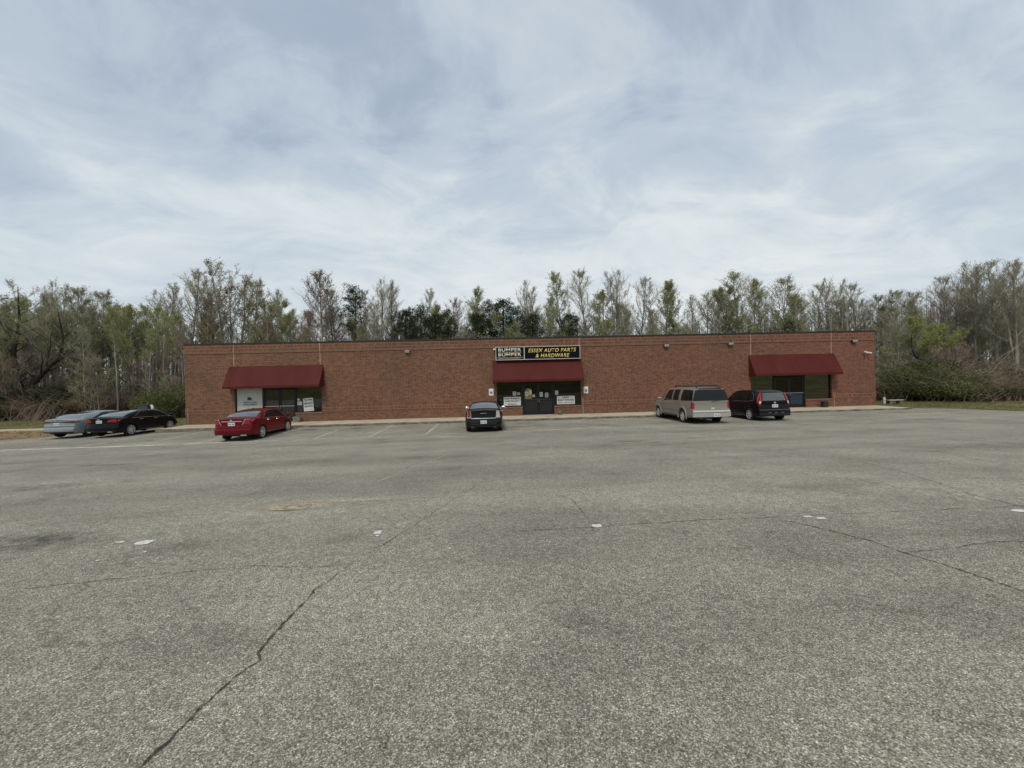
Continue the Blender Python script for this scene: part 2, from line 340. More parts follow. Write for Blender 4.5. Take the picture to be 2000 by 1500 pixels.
# ------------------------------------------------------------------ markings, cracks, stains on the lot
def fademat(name, col, lo, hi, alpha, scale=2.0, fine=60, rough=.85, radial=False, stretch=(1, 1, 1)):
    m = mat(name, col, rough, spec=.2); t, p = nodes(m); tc = N(t, 'ShaderNodeTexCoord')
    mp = N(t, 'ShaderNodeMapping'); mp.inputs['Scale'].default_value = stretch; L(t, tc.outputs['Object'], mp.inputs[0])
    n = N(t, 'ShaderNodeTexNoise', i_Scale=scale, i_Detail=8, i_Roughness=.7); L(t, mp.outputs[0], n.inputs[0])
    a = ramp(t, n.outputs[0], [(lo, 0.0), (hi, 1.0)]).outputs[0]
    f = N(t, 'ShaderNodeTexNoise', i_Scale=fine, i_Detail=2); L(t, tc.outputs['Object'], f.inputs[0])
    a = mathn(t, 'MULTIPLY', a, ramp(t, f.outputs[0], [(.35, .35), (.6, 1.0)]).outputs[0])
    a = mathn(t, 'MULTIPLY', a, alpha)
    if radial:
        uv = N(t, 'ShaderNodeVectorMath', operation='SUBTRACT'); L(t, tc.outputs['Generated'], uv.inputs[0]); uv.inputs[1].default_value = (.5, .5, .5)
        mu = N(t, 'ShaderNodeVectorMath', operation='MULTIPLY'); L(t, uv.outputs[0], mu.inputs[0]); mu.inputs[1].default_value = (1, 1, 0)
        ln = N(t, 'ShaderNodeVectorMath', operation='LENGTH'); L(t, mu.outputs[0], ln.inputs[0])
        a = mathn(t, 'MULTIPLY', a, ramp(t, ln.outputs['Value'], [(.12, 1.0), (.47, 0.0)], 'EASE').outputs[0])
    L(t, a, p.inputs['Alpha']); return m
LINE = fademat('worn_line_paint', (.62, .61, .56), .30, .52, .95, 1.6)
LINEB = fademat('bright_line_paint', (.70, .67, .58), .34, .56, .95, 1.2)
FAINT = fademat('faint_line_paint', (.46, .45, .40), .38, .60, .7, 1.5)
CHIP = noisy('thick_white_paint', (.48, .47, .44), (.74, .74, .71), 30)
CRK = fademat('bold_crack', (.04, .037, .031), .20, .42, .85, 4, 30)  # dark ribbon colour of the bolder pavement cracks
CRKL = fademat('thin_crack', (.04, .037, .03), .32, .52, .75, 3)
STAIN = fademat('oil_stain', (.05, .047, .04), .34, .64, .55, 1.6, 8, radial=True)
SAND = fademat('sandy_grit', (.46, .41, .31), .20, .45, .95, 2.5, 30, radial=True)
def strip(mb, path, w, dz=.006, jit=0):
    L_ = []; R_ = []
    for i, (x, y) in enumerate(path):
        a = path[max(0, i-1)]; b = path[min(len(path)-1, i+1)]; d = Vector((b[0]-a[0], b[1]-a[1])).normalized()
        ww = (w[i] if hasattr(w, '__len__') else w)/2*(1+jit*random.uniform(-.6, .6))
        L_.append((x-d.y*ww, y+d.x*ww)); R_.append((x+d.y*ww, y-d.x*ww))
    v = [(p[0], p[1], gz(*p)+dz) for pr in zip(L_, R_) for p in pr]
    mb.add(v, [(2*i, 2*i+1, 2*i+3, 2*i+2) for i in range(len(path)-1)])
def sub(path, step=.5, jit=0):
    o = []
    for a, b in zip(path, path[1:]):
        n = max(1, int(math.hypot(b[0]-a[0], b[1]-a[1])/step))
        for k in range(n):
            t = k/n; o.append((a[0]+(b[0]-a[0])*t+(random.uniform(-jit, jit) if o else 0), a[1]+(b[1]-a[1])*t+(random.uniform(-jit, jit) if o else 0)))
    return o+[path[-1]]
def mark(name, path, w, m, dz=.006, step=.5, jit=0, wj=0):
    mb = MB(); strip(mb, sub(path, step, jit), w, dz, wj); return tag(mb.build(name, m), kind='structure')
for k in range(-6, 9):
    x = -3.56+2.76*k
    mark('stall_line', [(x, 20.5), (x, 25.35)], .11, LINE if k < 2 else FAINT)
mark('stall_end_line', [(-24, 19.9), (-12.5, 20.3)], .42, LINEB, .010)
mark('stall_end_line', [(-13.5, 20.3), (6, 20.7)], .16, LINE, .010)
mark('stall_end_line', [(6, 20.9), (26, 20.4)], .13, FAINT, .010)
mark('fire_lane_line', [(-28, 17.4), (-4, 18.2), (20, 18.6)], .12, FAINT)
for a, b in (((-11.5, 9.5), (-7.5, 13.2)), ((-6.9, 8.6), (-4.6, 13.0)), ((-2.4, 8.2), (-1.4, 13.2)), ((1.6, 12.2), (1.9, 14.6)), ((6.2, 11.2), (10.5, 11.0)), ((12.0, 11.0), (19, 10.9)), ((-16, 12.5), (-12, 14))):
    mark('old_stall_line', [a, b], .10, FAINT)
def chip(x, y, w, d, rot=0, n=9):
    mb = MB(); ps = []
    for i in range(n):
        t = 2*math.pi*i/n; c, s = math.cos(t), math.sin(t)
        k = 1/max(abs(c), abs(s))*random.uniform(.72, 1.0)
        px, py = c*k*w/2, s*k*d/2; ps.append((x+px*math.cos(rot)-py*math.sin(rot), y+px*math.sin(rot)+py*math.cos(rot)))
    z = [gz(*p) for p in ps]
    mb.add([(p[0], p[1], q+.004) for p, q in zip(ps, z)]+[(p[0], p[1], q+.007) for p, q in zip(ps, z)], [tuple(range(n, 2*n))]+[(i, (i+1) % n, n+(i+1) % n, n+i) for i in range(n)])
    return tag(mb.build('paint_remnant', CHIP), kind='structure')
for x, y, w, d in ((-4.24,5.06,.19,.16),(-4.56,5.1,.12,.05),(-3.98,4.75,.05,.05),(-1.5,5.1,.10,.13),(-1.47,4.98,.05,.05),(1.2,5.03,.14,.12),(3.93,5.08,.12,.07),(4.04,5.0,.13,.07),(6.66,4.99,.22,.13),(-.55,4.5,.03,.03),(-4.3,4.55,.05,.03)): chip(x, y, w, d)
mark('pavement_crack', [(-1.72,1.2),(-1.75,1.8),(-1.72,2.1),(-1.70,2.38),(-1.67,2.6),(-1.60,2.76),(-1.655,2.84),(-1.66,3.0),(-1.66,3.23),(-1.64,3.53),(-1.65,3.72)], .019, CRK, .005, .035, .009, 1.2)
mark('pavement_crack', [(-1.65,3.72),(-1.57,3.86),(-1.56,4.0),(-1.48,4.3),(-1.2,5.0),(-.8,6.3),(-.4,7.6)], .012, CRKL, .005, .08, .012, .9)
mark('pavement_crack', [(-4.4,3.95),(-3.3,4.15),(-2.5,4.25),(-1.9,4.15),(-1.5,4.2)], .012, CRKL, .005, .08, .012, .9)
mark('pavement_crack', [(3.55,4.97),(3.65,4.85),(3.82,4.55),(3.98,4.25),(4.02,3.93),(4.14,3.6),(4.22,3.15),(4.4,2.6)], .018, CRK, .005, .035, .010, 1.2)
mark('pavement_crack', [(4.02,3.93),(4.6,4.0),(5.2,4.1),(5.8,4.05),(6.6,4.15)], .012, CRKL, .005, .08, .012, .9)
mark('pavement_crack', [(7.9,8.6),(7.54,7.2),(7.2,6.31),(6.94,5.74),(6.92,5.2),(7.05,4.4)], .02, CRKL, .005, .1, .02, .9)
mark('pavement_crack', [(1.0,6.6),(1.13,6.2),(1.16,5.27),(1.25,5.05)], .012, CRKL, .005, .08, .012, .9)
mark('pavement_crack', [(.2,4.95),(1.2,5.0),(2.4,5.1),(3.3,5.1),(5.2,5.15),(8.5,5.2)], .016, CRKL, .005, .08, .015, .9)
mark('pavement_crack', [(5.3,13.3),(6.4,10.5),(6.9,9.7)], .03, CRKL, .005, .1, .03, .9)
def blob(name, x, y, rx, ry, m, dz=.008, n=28):
    mb = MB(); v = [(x, y, gz(x, y)+dz)]
    for ring in (.5, 1):
        for i in range(n):
            t = 2*math.pi*i/n; k = ring*(1+.25*noise.noise(Vector((math.cos(t)+x, math.sin(t)+y, 1)))); px, py = x+rx*k*math.cos(t), y+ry*k*math.sin(t); v.append((px, py, gz(px, py)+dz))
    mb.add(v, [(0, 1+i, 1+(i+1) % n) for i in range(n)]+[(1+i, 1+n+i, 1+n+(i+1) % n, 1+(i+1) % n) for i in range(n)])
    return tag(mb.build(name, m), kind='structure')
for x, y, rx, ry in ((-7.9,24.2,1.0,.55),(-5.1,24.4,.9,.45),(-10.9,24.3,.8,.5),(1.4,24.0,1.3,.5),(6.0,23.9,1.2,.5),(-13.7,23.8,.9,.5),(-1.05,9.5,.33,.28),(4.6,14.6,.9,.35),(5.5,14.0,.5,.25),(7.3,15,.4,.2),(12.7,16,.8,.3),(21.5,19.8,2.6,.6),(26,16.5,3.5,1.0),(-5.6,5.2,1.8,.5),(-9.5,9,1.0,.5),(-12,13,1.3,.5)):
    blob('oil_stain', x, y, rx, ry, STAIN)
blob('sand_patch', -3.1, 6.45, 1.0, .36, SAND, .006); blob('sand_patch', -18.5, 20.0, 2.6, .5, SAND, .007); blob('sand_patch', 24, 22.5, 3.5, .7, SAND, .007); blob('sand_patch', -2.4, 6.75, 1.6, .2, SAND, .005)
# pothole: a shallow saucer broken into the surface with a raised ragged lip
mb = MB(); n = 26; cxp, cyp = -3.2, 6.42; v = [(cxp, cyp, gz(cxp, cyp)+.010)]
for ring, dz in ((.55, .010), (.85, .012), (1.0, .022), (1.12, .009)):
    for i in range(n):
        t = 2*math.pi*i/n; k = ring*(1+.3*noise.noise(Vector((1.6*math.cos(t), 1.6*math.sin(t), 7)))); x, y = cxp+.27*k*math.cos(t), cyp+.15*k*math.sin(t); v.append((x, y, gz(x, y)+dz))
f = [(0, 1+i, 1+(i+1) % n) for i in range(n)]+[(1+q*n+i, 1+(q+1)*n+i, 1+(q+1)*n+(i+1) % n, 1+q*n+(i+1) % n) for q in range(3) for i in range(n)]
mb.add(v, f); tag(mb.build('pothole', noisy('pothole_grit', (.20, .17, .11), (.40, .35, .25), 9, 6, .95, lo=.4, hi=.6)), kind='structure')

# ------------------------------------------------------------------ the store
X0, X1, YW, ZT = -20.65, 26.9, 28.05, 5.37
bld = thing('brick_store', 'long single storey brick store with flat roof and three red awnings', 'building', (0, 0, 0))
SF = [  # opening x0,x1, left window, door, right window
    dict(x0=-17.46, x1=-11.74, w1=(-17.46, -15.66), d=(-15.58, -13.55), w2=(-13.50, -11.74), kind='clear'),
    dict(x0=.04, x1=5.84, w1=(.04, 1.80), d=(1.88, 3.92), w2=(3.97, 5.84), kind='dark'),
    dict(x0=17.86, x1=23.70, w1=(17.86, 19.58), d=(19.64, 21.72), w2=(21.80, 23.70), kind='right')]
HEAD, SILL = 2.50, .70
mb = MB(); prev = X0
for s in SF:
    mb.box(prev, s['x0'], YW, YW+.3, -.4, ZT); mb.box(s['x0'], s['x1'], YW, YW+.3, HEAD, ZT); prev = s['x1']
    mb.box(s['x0'], s['w1'][1], YW, YW+.3, -.4, SILL-.07); mb.box(s['w2'][0], s['x1'], YW, YW+.3, -.4, SILL-.07)
mb.box(prev, X1, YW, YW+.3, -.4, ZT)
mb.box(X0, X0+.3, YW+.3, 52, -.4, ZT); mb.box(X1-.3, X1, YW+.3, 52, -.4, ZT); mb.box(X0+.3, X1-.3, 51.7, 52, -.4, ZT)
mb.build('wall', BRICK, bld)
box('roof', mat('roof_membrane', (.12, .12, .12), .9), bld, X0+.3, X1-.3, YW+.3, 51.7, 4.6, 4.75)
mb = MB(); mb.box(X0-.05, X1+.05, YW-.06, YW+.34, ZT, ZT+.085); mb.box(X0-.05, X0+.34, YW+.34, 52.05, ZT, ZT+.085); mb.box(X1-.34, X1+.05, YW+.34, 52.05, ZT, ZT+.085)
mb.build('coping', COPING, bld)
# soldier courses: two at the parapet, two at the waist, with the rowlock line between
JX = [-17.45, -11.79, 5.79, 17.90, 23.72]
mb = MB()
for a, b, y in ((4.80, 5.03, .03), (5.045, 5.365, .03)):
    mb.box(X0-.03, X1+.03, YW-y, YW-.001, a, b); mb.box(X1+.001, X1+.03, YW, 51.9, a, b); mb.box(X0-.03, X0-.001, YW, 51.9, a, b)
segs = [(X0-.022, SF[0]['x0']), (SF[0]['x1'], SF[1]['x0']), (SF[1]['x1'], SF[2]['x0']), (SF[2]['x1'], X1+.022)]
for a, b in segs:
    mb.box(a, b, YW-.022, YW-.001, .71, .935); mb.box(a, b, YW-.022, YW-.001, .952, 1.18)
mb.build('soldier_course', SOLD, bld)
mb = MB(); mb.box(X0-.026, X1+.026, YW-.025, YW-.001, 5.03, 5.045)
mb.box(X0-.036, X1+.036, YW-.038, YW-.001, 4.765, 4.80)
for a, b in segs: mb.box(a, b, YW-.018, YW-.001, .935, .952)
mb.build('string_course', ROWL, bld)
for x in JX:
    mb = MB(); mb.box(x-.018, x+.018, YW-.004, YW-.0005, 3.9, 4.76); mb.box(x-.015, x+.015, YW-.034, YW-.031, 4.80, 5.36)
    mb.build('expansion_joint', JOINT, bld)
for x in (5.95, 23.83, -20.5):
    box('expansion_joint', JOINT, bld, x-.012, x+.012, YW-.027, YW-.0225, -.05 if x > 0 else .1, 1.18)
WALLIN = noisy('interior_wall', (.30, .29, .25), (.38, .37, .32), 2); FLIN = mat('interior_floor', (.13, .12, .11), .5); DKIN = mat('dark_interior', (.03, .03, .03), .8)
WOODIN = mat('interior_wood', (.10, .045, .022), .5); SHELF = mat('shelf_metal', (.16, .17, .16), .5)
def frame(mb, x0, x1, z0, z1, w=.05, y0=YW+.12, y1=YW+.19):
    mb.box(x0, x0+w, y0, y1, z0, z1); mb.box(x1-w, x1, y0, y1, z0, z1); mb.box(x0+w, x1-w, y0, y1, z0, z0+w); mb.box(x0+w, x1-w, y0, y1, z1-w, z1)
AWX = [(-17.75, -11.59), (-.20, 5.91), (17.73, 23.89)]
for i, s in enumerate(SF):
    room = MB(); a, b = s['x0']+.01, s['x1']-.01
    room.box(a, b, YW+5, YW+5.1, .12, 2.9); room.box(a-.1, a, YW+.31, YW+5, .12, 2.9); room.box(b, b+.1, YW+.31, YW+5, .12, 2.9)
    room.box(a, b, YW+.31, YW+5, 2.8, 2.9)
    room.build('interior_wall', WALLIN if i == 0 else DKIN, bld)
    box('interior_floor', FLIN, bld, a-.1, b+.1, YW+.31, YW+5, .02, .12)
    for (x0, x1) in (s['w1'], s['w2']):
        w = MB(); frame(w, x0, x1, SILL, HEAD)
        wo = w.build('window', DARK, bld)
        g = MB().box(x0+.05, x1-.05, YW+.15, YW+.158, SILL+.05, HEAD-.05).build('pane', {'clear': GLASS, 'dark': GLASSD, 'right': GLASSM}[s['kind']], wo)
        box('sill', ROWL, wo, x0, x1 if x0 != s['w1'][0] else x1, YW-.035, YW+.12, SILL-.07, SILL-.002)
    d0, d1 = s['d']; mid = (d0+d1)/2
    # posts and head between doors and windows
    w = MB(); zf = .09+.04*(d0+20)/47
    for p0, p1 in ((s['w1'][1]+.001, d0), (d1, s['w2'][0]-.001)): w.box(p0, p1, YW+.10, YW+.20, zf, HEAD)
    w.box(d0, d1, YW+.11, YW+.19, 2.36, HEAD); w.build('door_frame', DARK, bld)
    box('threshold', ALU, bld, d0, d1, YW-.0, YW+.25, zf-.06, zf+.015)
    for q0, q1, sg in ((d0+.005, mid-.006, 1), (mid+.006, d1-.005, -1)):
        D = MB(); y0, y1 = YW+.12, YW+.165; st = .09
        D.box(q0, q0+st, y0, y1, zf+.02, 2.35); D.box(q1-st, q1, y0, y1, zf+.02, 2.35)
        D.box(q0+st, q1-st, y0, y1, zf+.02, zf+.24); D.box(q0+st, q1-st, y0, y1, 2.25, 2.35)
        do = D.build('door', DARK, bld)
        gm = GLASS if i == 0 else GLASSD
        MB().box(q0+st, q1-st, y0+.02, y0+.028, zf+.24, 2.25).build('glass', gm, do)
        if i == 2: box('lower_panel', NAVY, do, q0+st, q1-st, y0+.006, y0+.018, zf+.24, 1.12)
        if i == 1: box('lower_panel', mat('dark_door_panel', (.012, .014, .014), .35), do, q0+st, q1-st, y0+.006, y0+.018, zf+.24, 1.08)
        hb = MB(); hb.tube([(q0+st*.5, y0-.05, 1.16), (q1-st*.5, y0-.05, 1.16)], .017, 8, True); hb.tube([(q0+st*.5, y0-.05, 1.16), (q0+st*.5, y0, 1.16)], .013, 6); hb.tube([(q1-st*.5, y0-.05, 1.16), (q1-st*.5, y0, 1.16)], .013, 6)
        hb.build('push_bar', ALU if i != 1 else mat('black_bar', (.05, .05, .05), .4), do)
        hx = (q1-.045) if sg == 1 else (q0+.045)
        hd = MB(); hd.tube([(hx, y0, .98), (hx, y0-.06, .98), (hx, y0-.06, 1.22), (hx, y0, 1.22)], .014, 8); hd.build('handle', ALU, do)
    # awning: sloping sheet with closed ends, valance hanging from the front bar
    a, b = AWX[i]; yf = 27.28; zt, zf_ = 3.865, 2.535
    A = MB(); y1 = YW-.002
    A.grid(lambda u, v: (a+(b-a)*u, y1+(yf-y1)*v, zt+(zf_-zt)*v - .025*math.sin(math.pi*v)*(1-abs(math.sin(3*math.pi*u))*.6)), 18, 4)
    A.add([(a, y1, zt), (a, yf, zf_), (a, yf, 2.40), (a, y1, 2.40)], [(0,1,2,3)]); A.add([(b, y1, zt), (b, yf, zf_), (b, yf, 2.40), (b, y1, 2.40)], [(3,2,1,0)])
    ao = A.build('awning', AWN, bld, solid=.012)
    V = MB(); V.grid(lambda u, v: (a+(b-a)*u, yf-.006-.006*math.sin(u*60)*v, zf_+(2.395-zf_)*v), 60, 1); V.build('valance', AWN, ao, solid=.008)
    fr = MB(); fr.tube([(a+.03, yf+.05, 2.42), (b-.03, yf+.05, 2.42)], .02, 6)
    for q in range(5):
        x = a+.05+(b-a-.1)*q/4; fr.tube([(x, yf+.05, 2.42), (x, YW-.01, 2.42)], .016, 6); fr.tube([(x, yf+.05, 2.45), (x, YW-.03, 3.78)], .016, 6)
    fr.build('awning_frame', DARK, ao)
# partition and furniture seen through the left shop's glass
mb = MB(); mb = MB()
for q_ in ((-15.5, -15.0, YW+3, YW+3.1, .12, 2.8), (-13.45, -13.0, YW+1.4, YW+1.5, .12, 2.8), (-12.9, -11.8, YW+2.5, YW+2.56, 2.2, 2.3), (-12.25, -12.18, YW+2.5, YW+2.56, 1.5, 2.2)): box('interior_partition', WALLIN, bld, *q_)
box('interior_door', WOODIN, bld, -14.9, -14.35, YW+3.5, YW+3.56, .12, 2.2); box('interior_door', WOODIN, bld, -14.1, -13.9, YW+2.5, YW+2.6, .12, 2.4)

# ------------------------------------------------------------------ lettering
def text(s, cx, cz, w, h, y, m, parent, bold=.02, shear=0, name='lettering', extr=.004, space=1.0):
    cu_ = bpy.data.curves.new('t', 'FONT'); cu_.body = s; cu_.offset = bold; cu_.shear = shear; cu_.align_x = 'CENTER'; cu_.space_character = space; cu_.resolution_u = 3
    ob = bpy.data.objects.new('t', cu_); COL.objects.link(ob); bpy.context.view_layer.update()
    me = bpy.data.meshes.new_from_object(ob.evaluated_get(bpy.context.evaluated_depsgraph_get()))
    bpy.data.objects.remove(ob); bpy.data.curves.remove(cu_)
    xs_ = [v.co.x for v in me.vertices]; ys_ = [v.co.y for v in me.vertices]
    ax, bx, ay, by = min(xs_), max(xs_), min(ys_), max(ys_)
    for v in me.vertices:
        v.co = ((v.co.x-(ax+bx)/2)/(bx-ax)*w+cx, y, (v.co.y-(ay+by)/2)/(by-ay)*h+cz)
    me.materials.clear(); me.materials.append(m); me.name = name
    o = bpy.data.objects.new(name, me); COL.objects.link(o); o.parent = parent
    md = o.modifiers.new('s', 'SOLIDIFY'); md.thickness = extr; md.offset = 1
    return o
LETW = mat('letter_white', (.88, .88, .80), .7, spec=.1); LETY = mat('letter_yellow', (.88, .68, .22), .7, spec=.1); GOLD = mat('stripe_gold', (.30, .24, .08), .5); CREAM = mat('letter_cream', (.75, .68, .45), .5)
MAROON = mat('maroon_panel', (.035, .008, .010), .5); SBLK = mat('sign_black', (.006, .008, .010), .8, spec=.08); SFRAME = noisy('sign_frame', (.55, .52, .47), (.68, .64, .58), 5, rough=.5)
sg = thing('store_sign', 'long black store sign above the middle awning reading ESSEX AUTO PARTS & HARDWARE', 'sign', (2.9, YW, 3.84))
def P0(o, p):   # keep world coordinates while parenting to a placed Empty
    o.parent = p; o.matrix_parent_inverse = Matrix.Translation(p.location).inverted(); return o
def inv(t_):
    for o in list(COL.objects):
        if o.parent == t_: o.matrix_parent_inverse = Matrix.Translation(t_.location).inverted()
sx0, sx1, sz0, sz1, yb = .02, 5.80, 3.90, 4.80, YW-.26
box('cabinet', mat('cabinet_side', (.12, .11, .11), .5), sg, sx0+.01, sx1-.01, yb+.02, YW-.04, sz0+.01, sz1-.01)
mb = MB(); w = .036
mb.box(sx0, sx1, yb-.01, yb+.02, sz1-w, sz1); mb.box(sx0, sx1, yb-.01, yb+.02, sz0, sz0+w)
mb.box(sx0, sx0+w, yb-.01, yb+.02, sz0+w, sz1-w); mb.box(sx1-w, sx1, yb-.01, yb+.02, sz0+w, sz1-w); mb.box(1.94, 1.99, yb-.01, yb+.02, sz0+w, sz1-w)
mb.build('sign_frame', SFRAME, sg)
box('sign_panel', SBLK, sg, sx0+w, 1.94, yb+.004, yb+.014, sz0+w+.15, sz1-w)
box('sign_panel', SBLK, sg, 1.99, sx1-w, yb+.004, yb+.014, sz0+w, sz1-w)
box('tagline_panel', MAROON, sg, sx0+w, 1.94, yb+.004, yb+.014, sz0+w, sz0+w+.14)
box('stripe', SFRAME, sg, sx0+w+.02, 1.93, yb-.003, yb+.003, sz0+w+.142, sz0+w+.152)
text('BUMPER', .98, 4.585, 1.55, .205, yb, LETW, sg, .010, space=1.1)
text('BUMPER', .98, 4.255, 1.55, .205, yb, LETW, sg, .010, space=1.1)
text('TO', .52, 4.42, .20, .07, yb, LETW, sg, .01)
mb = MB(); mb.box(.20, .39, yb-.003, yb+.003, 4.39, 4.45); mb.box(.66, 1.76, yb-.003, yb+.003, 4.39, 4.45); mb.build('gold_stripe', GOLD, sg)
text('Auto Parts Specialists', .95, 4.02, 1.5, .085, yb, CREAM, sg, .01, .1)
text('ESSEX AUTO PARTS', 3.88, 4.51, 3.28, .26, yb, LETY, sg, .012, .25, space=1.1)
text('& HARDWARE', 3.90, 4.15, 2.32, .26, yb, LETY, sg, .012, .25, space=1.1)
inv(sg)
o = thing('wall_lamp', 'small white lamp fixed at the left end of the store sign', 'lamp', (-.12, YW, 4.6)); mb = MB(); mb.box(-.13, .0, YW-.24, YW-.02, 4.60, 4.71); mb.build('housing', WHITE, o, bevel=.01); inv(o)

BLUE = mat('access_blue', (.03, .09, .24), .5)
for x, zc, lab in ((-.345, 1.75, 'white parking sign with blue symbol left of the middle shopfront, behind the black sedan'), (6.18, 1.74, 'white parking sign with blue symbol right of the middle shopfront')):
    t_ = thing('accessible_parking_sign', lab, 'sign', (x, YW, zc), group='accessible parking signs on the brick wall')
    box('plate', WHITE, t_, x-.155, x+.155, YW-.034, YW-.026, zc-.235, zc+.235)
    box('symbol_panel', BLUE, t_, x-.085, x+.085, YW-.038, YW-.0345, zc-.13, zc+.04)
    mb = MB(); y = YW-.041; mb.tube([(x-.02, y, zc+.02), (x-.02, y, zc-.045), (x+.03, y, zc-.045), (x+.045, y, zc-.1)], .009, 5); mb.tube([(x-.03+.045*math.cos(a_), y, zc-.075+.045*math.sin(a_)) for a_ in [R(100+k*25) for k in range(9)]], .007, 5); mb.build('wheelchair_symbol', LETW, t_)
    inv(t_)
# paper sheets and banners taped to the glass
YG = YW+.140
def sheet(name, label, x0, x1, z0, z1, m=PAPER, lines=(), y=YG, group=None, rot=0, cat='notice'):
    t_ = thing(name, label, cat, ((x0+x1)/2, y, (z0+z1)/2), group=group)
    box('paper', m, t_, x0, x1, y-.003, y, z0, z1)
    for (s, cz, ww, hh, mm, b) in lines: text(s, (x0+x1)/2, z0+(z1-z0)*cz, (x1-x0)*ww, (z1-z0)*hh, y-.004, mm, t_, b, extr=.001)
    inv(t_)
    if rot: t_.rotation_euler = (0, R(rot), 0)
    return t_
RED = mat('ink_red', (.30, .02, .02), .6); GREYI = mat('ink_grey', (.18, .18, .19), .6); BLUEI = mat('ink_blue', (.02, .05, .14), .6); TEAL = mat('ink_teal', (.03, .10, .14), .6)
sheet('window_banner', 'white banner reading Body Waxing by Leah ClancyCo Esthetics in the window', .50, 1.68, .79, 1.38, lines=[('Body Waxing by', .80, .88, .24, BLACKT, .03), ('Leah ClancyCo', .50, .80, .24, BLACKT, .03), ('Esthetics', .17, .52, .17, BLACKT, .03)], cat='banner')
sheet('window_banner', 'white banner reading LAKE BOAT HOUSES in the right window', 4.18, 5.42, .79, 1.36, lines=[('LAKE', .82, .36, .24, RED, .03), ('BOAT HOUSES', .51, .90, .24, BLACKT, .03), ('252. 578-4149', .19, .86, .17, BLACKT, .02)], cat='banner')
blk = [('ooooo ooo', .75, .7, .08, GREYI, 0), ('oooo oooo', .5, .7, .08, GREYI, 0), ('ooo ooooo', .3, .7, .08, GREYI, 0)]
def lines(n, w=.7): return [None]*0
def notice(label, x0, x1, z0, z1, nl=4, m=PAPER, group=None, y=YG, rot=0):
    t_ = thing('paper_notice', label, 'notice', ((x0+x1)/2, y, (z0+z1)/2), group=group); box('paper', m, t_, x0, x1, y-.003, y, z0, z1)
    mb = MB()
    for k in range(nl):
        zc = z1-(z1-z0)*(k+1)/(nl+1); hw = (x1-x0)*random.uniform(.28, .4); mb.box((x0+x1)/2-hw, (x0+x1)/2+hw, y-.005, y-.0035, zc-.012, zc+.012)
    mb.build('print', GREYI, t_); inv(t_)
    if rot: t_.rotation_euler = (0, R(rot), 0)
notice('grey paper notice in the window above the waxing banner', 1.14, 1.36, 1.47, 1.74)
notice('small wide paper notice right of the grey one in the same window', 1.42, 1.64, 1.52, 1.66, 2)
notice('white paper notice on the right door leaf beside its handle', 2.99, 3.20, 1.35, 1.66, y=YW+.116)
notice('white paper notice with dense print near the right hinge of the door', 3.36, 3.58, 1.30, 1.61, 7, y=YW+.116)
notice('paper notice in the window above the boat houses banner', 4.07, 4.28, 1.46, 1.74)
t_ = thing('door_poster', 'yellow arched poster with white papers on the left door leaf', 'poster', (2.2, YW, 1.5))
YEL = noisy('poster_yellow', (.25, .17, .03), (.42, .30, .09), 8); y = YW+.117
mb = MB(); ps = [(1.96, y, 1.22), (2.44, y, 1.22), (2.44, y, 1.70)] + [(2.21+.23*math.cos(R(a_)), y, 1.76+.20*math.sin(R(a_))) for a_ in range(0, 181, 20)] + [(1.96, y, 1.70)]
mb.quad(*ps[::-1]); mb.build('poster_sheet', YEL, t_, solid=.002)
box('paper', PAPER, t_, 1.98, 2.21, y-.008, y-.005, 1.42, 1.72); box('paper', PAPER, t_, 2.25, 2.44, y-.008, y-.005, 1.52, 1.82)
mb = MB(); mb.tube([(2.095, y-.011, 1.57), (2.095, y-.012, 1.57)], [.055, .055], 12, True); mb.build('round_emblem', BLACKT, t_); inv(t_)
notice('small crumpled white paper taped beside the left door handle', 2.48, 2.66, 1.34, 1.50, 1, y=YW+.116, rot=-12)
# left shop window graphics
t_ = thing('window_film', 'large white window film with blue logo behind the red sedan', 'window film', (-16.5, YW, 1.5))
box('film', noisy('white_film', (.46, .48, .45), (.52, .54, .50), 2), t_, -17.39, -15.73, YG-.002, YG+.002, SILL+.05, HEAD-.05)
text('THE HOLLOWAY', -16.52, 1.46, .92, .11, YG-.003, BLUEI, t_, .03, extr=.001); text('DEVELOPMENT', -16.52, 1.31, .92, .11, YG-.003, TEAL, t_, .03, extr=.001)
mb = MB(); mb.quad(*[(-16.72+x*.34, YG-.004, 1.60+z*.28) for x, z in ((0, 0), (1.0, 0), (.75, .35), (1.05, .38), (.5, .8), (.2, .75), (.17, .98), (.08, .98), (.08, .5), (0, .45))]); mb.build('house_logo', BLUEI, t_, solid=.001); inv(t_)
t_ = sheet('window_poster', 'tall white poster leaning in the right window of the left shop', -13.02, -12.36, .78, 1.66, PAPER, [('Tax Help', .86, .8, .14, BLACKT, .03), ('SERVICE', .58, .84, .12, TEAL, .04), ('SERVICES', .36, .84, .12, TEAL, .04), ('open all year', .10, .8, .07, BLUEI, .01)], y=YW+.135, rot=-4, cat='poster')
notice('small white paper beside the tall poster in the left shop window', -13.42, -13.12, 1.20, 1.44, 2)
t_ = thing('round_sticker', 'small round pale sticker above the small white paper', 'sticker', (-13.3, YW, 1.56)); MB().tube([(-13.34, YG, 1.57), (-13.34, YG-.003, 1.57)], .075, 18, True).build('disc', PAPER, t_); inv(t_)

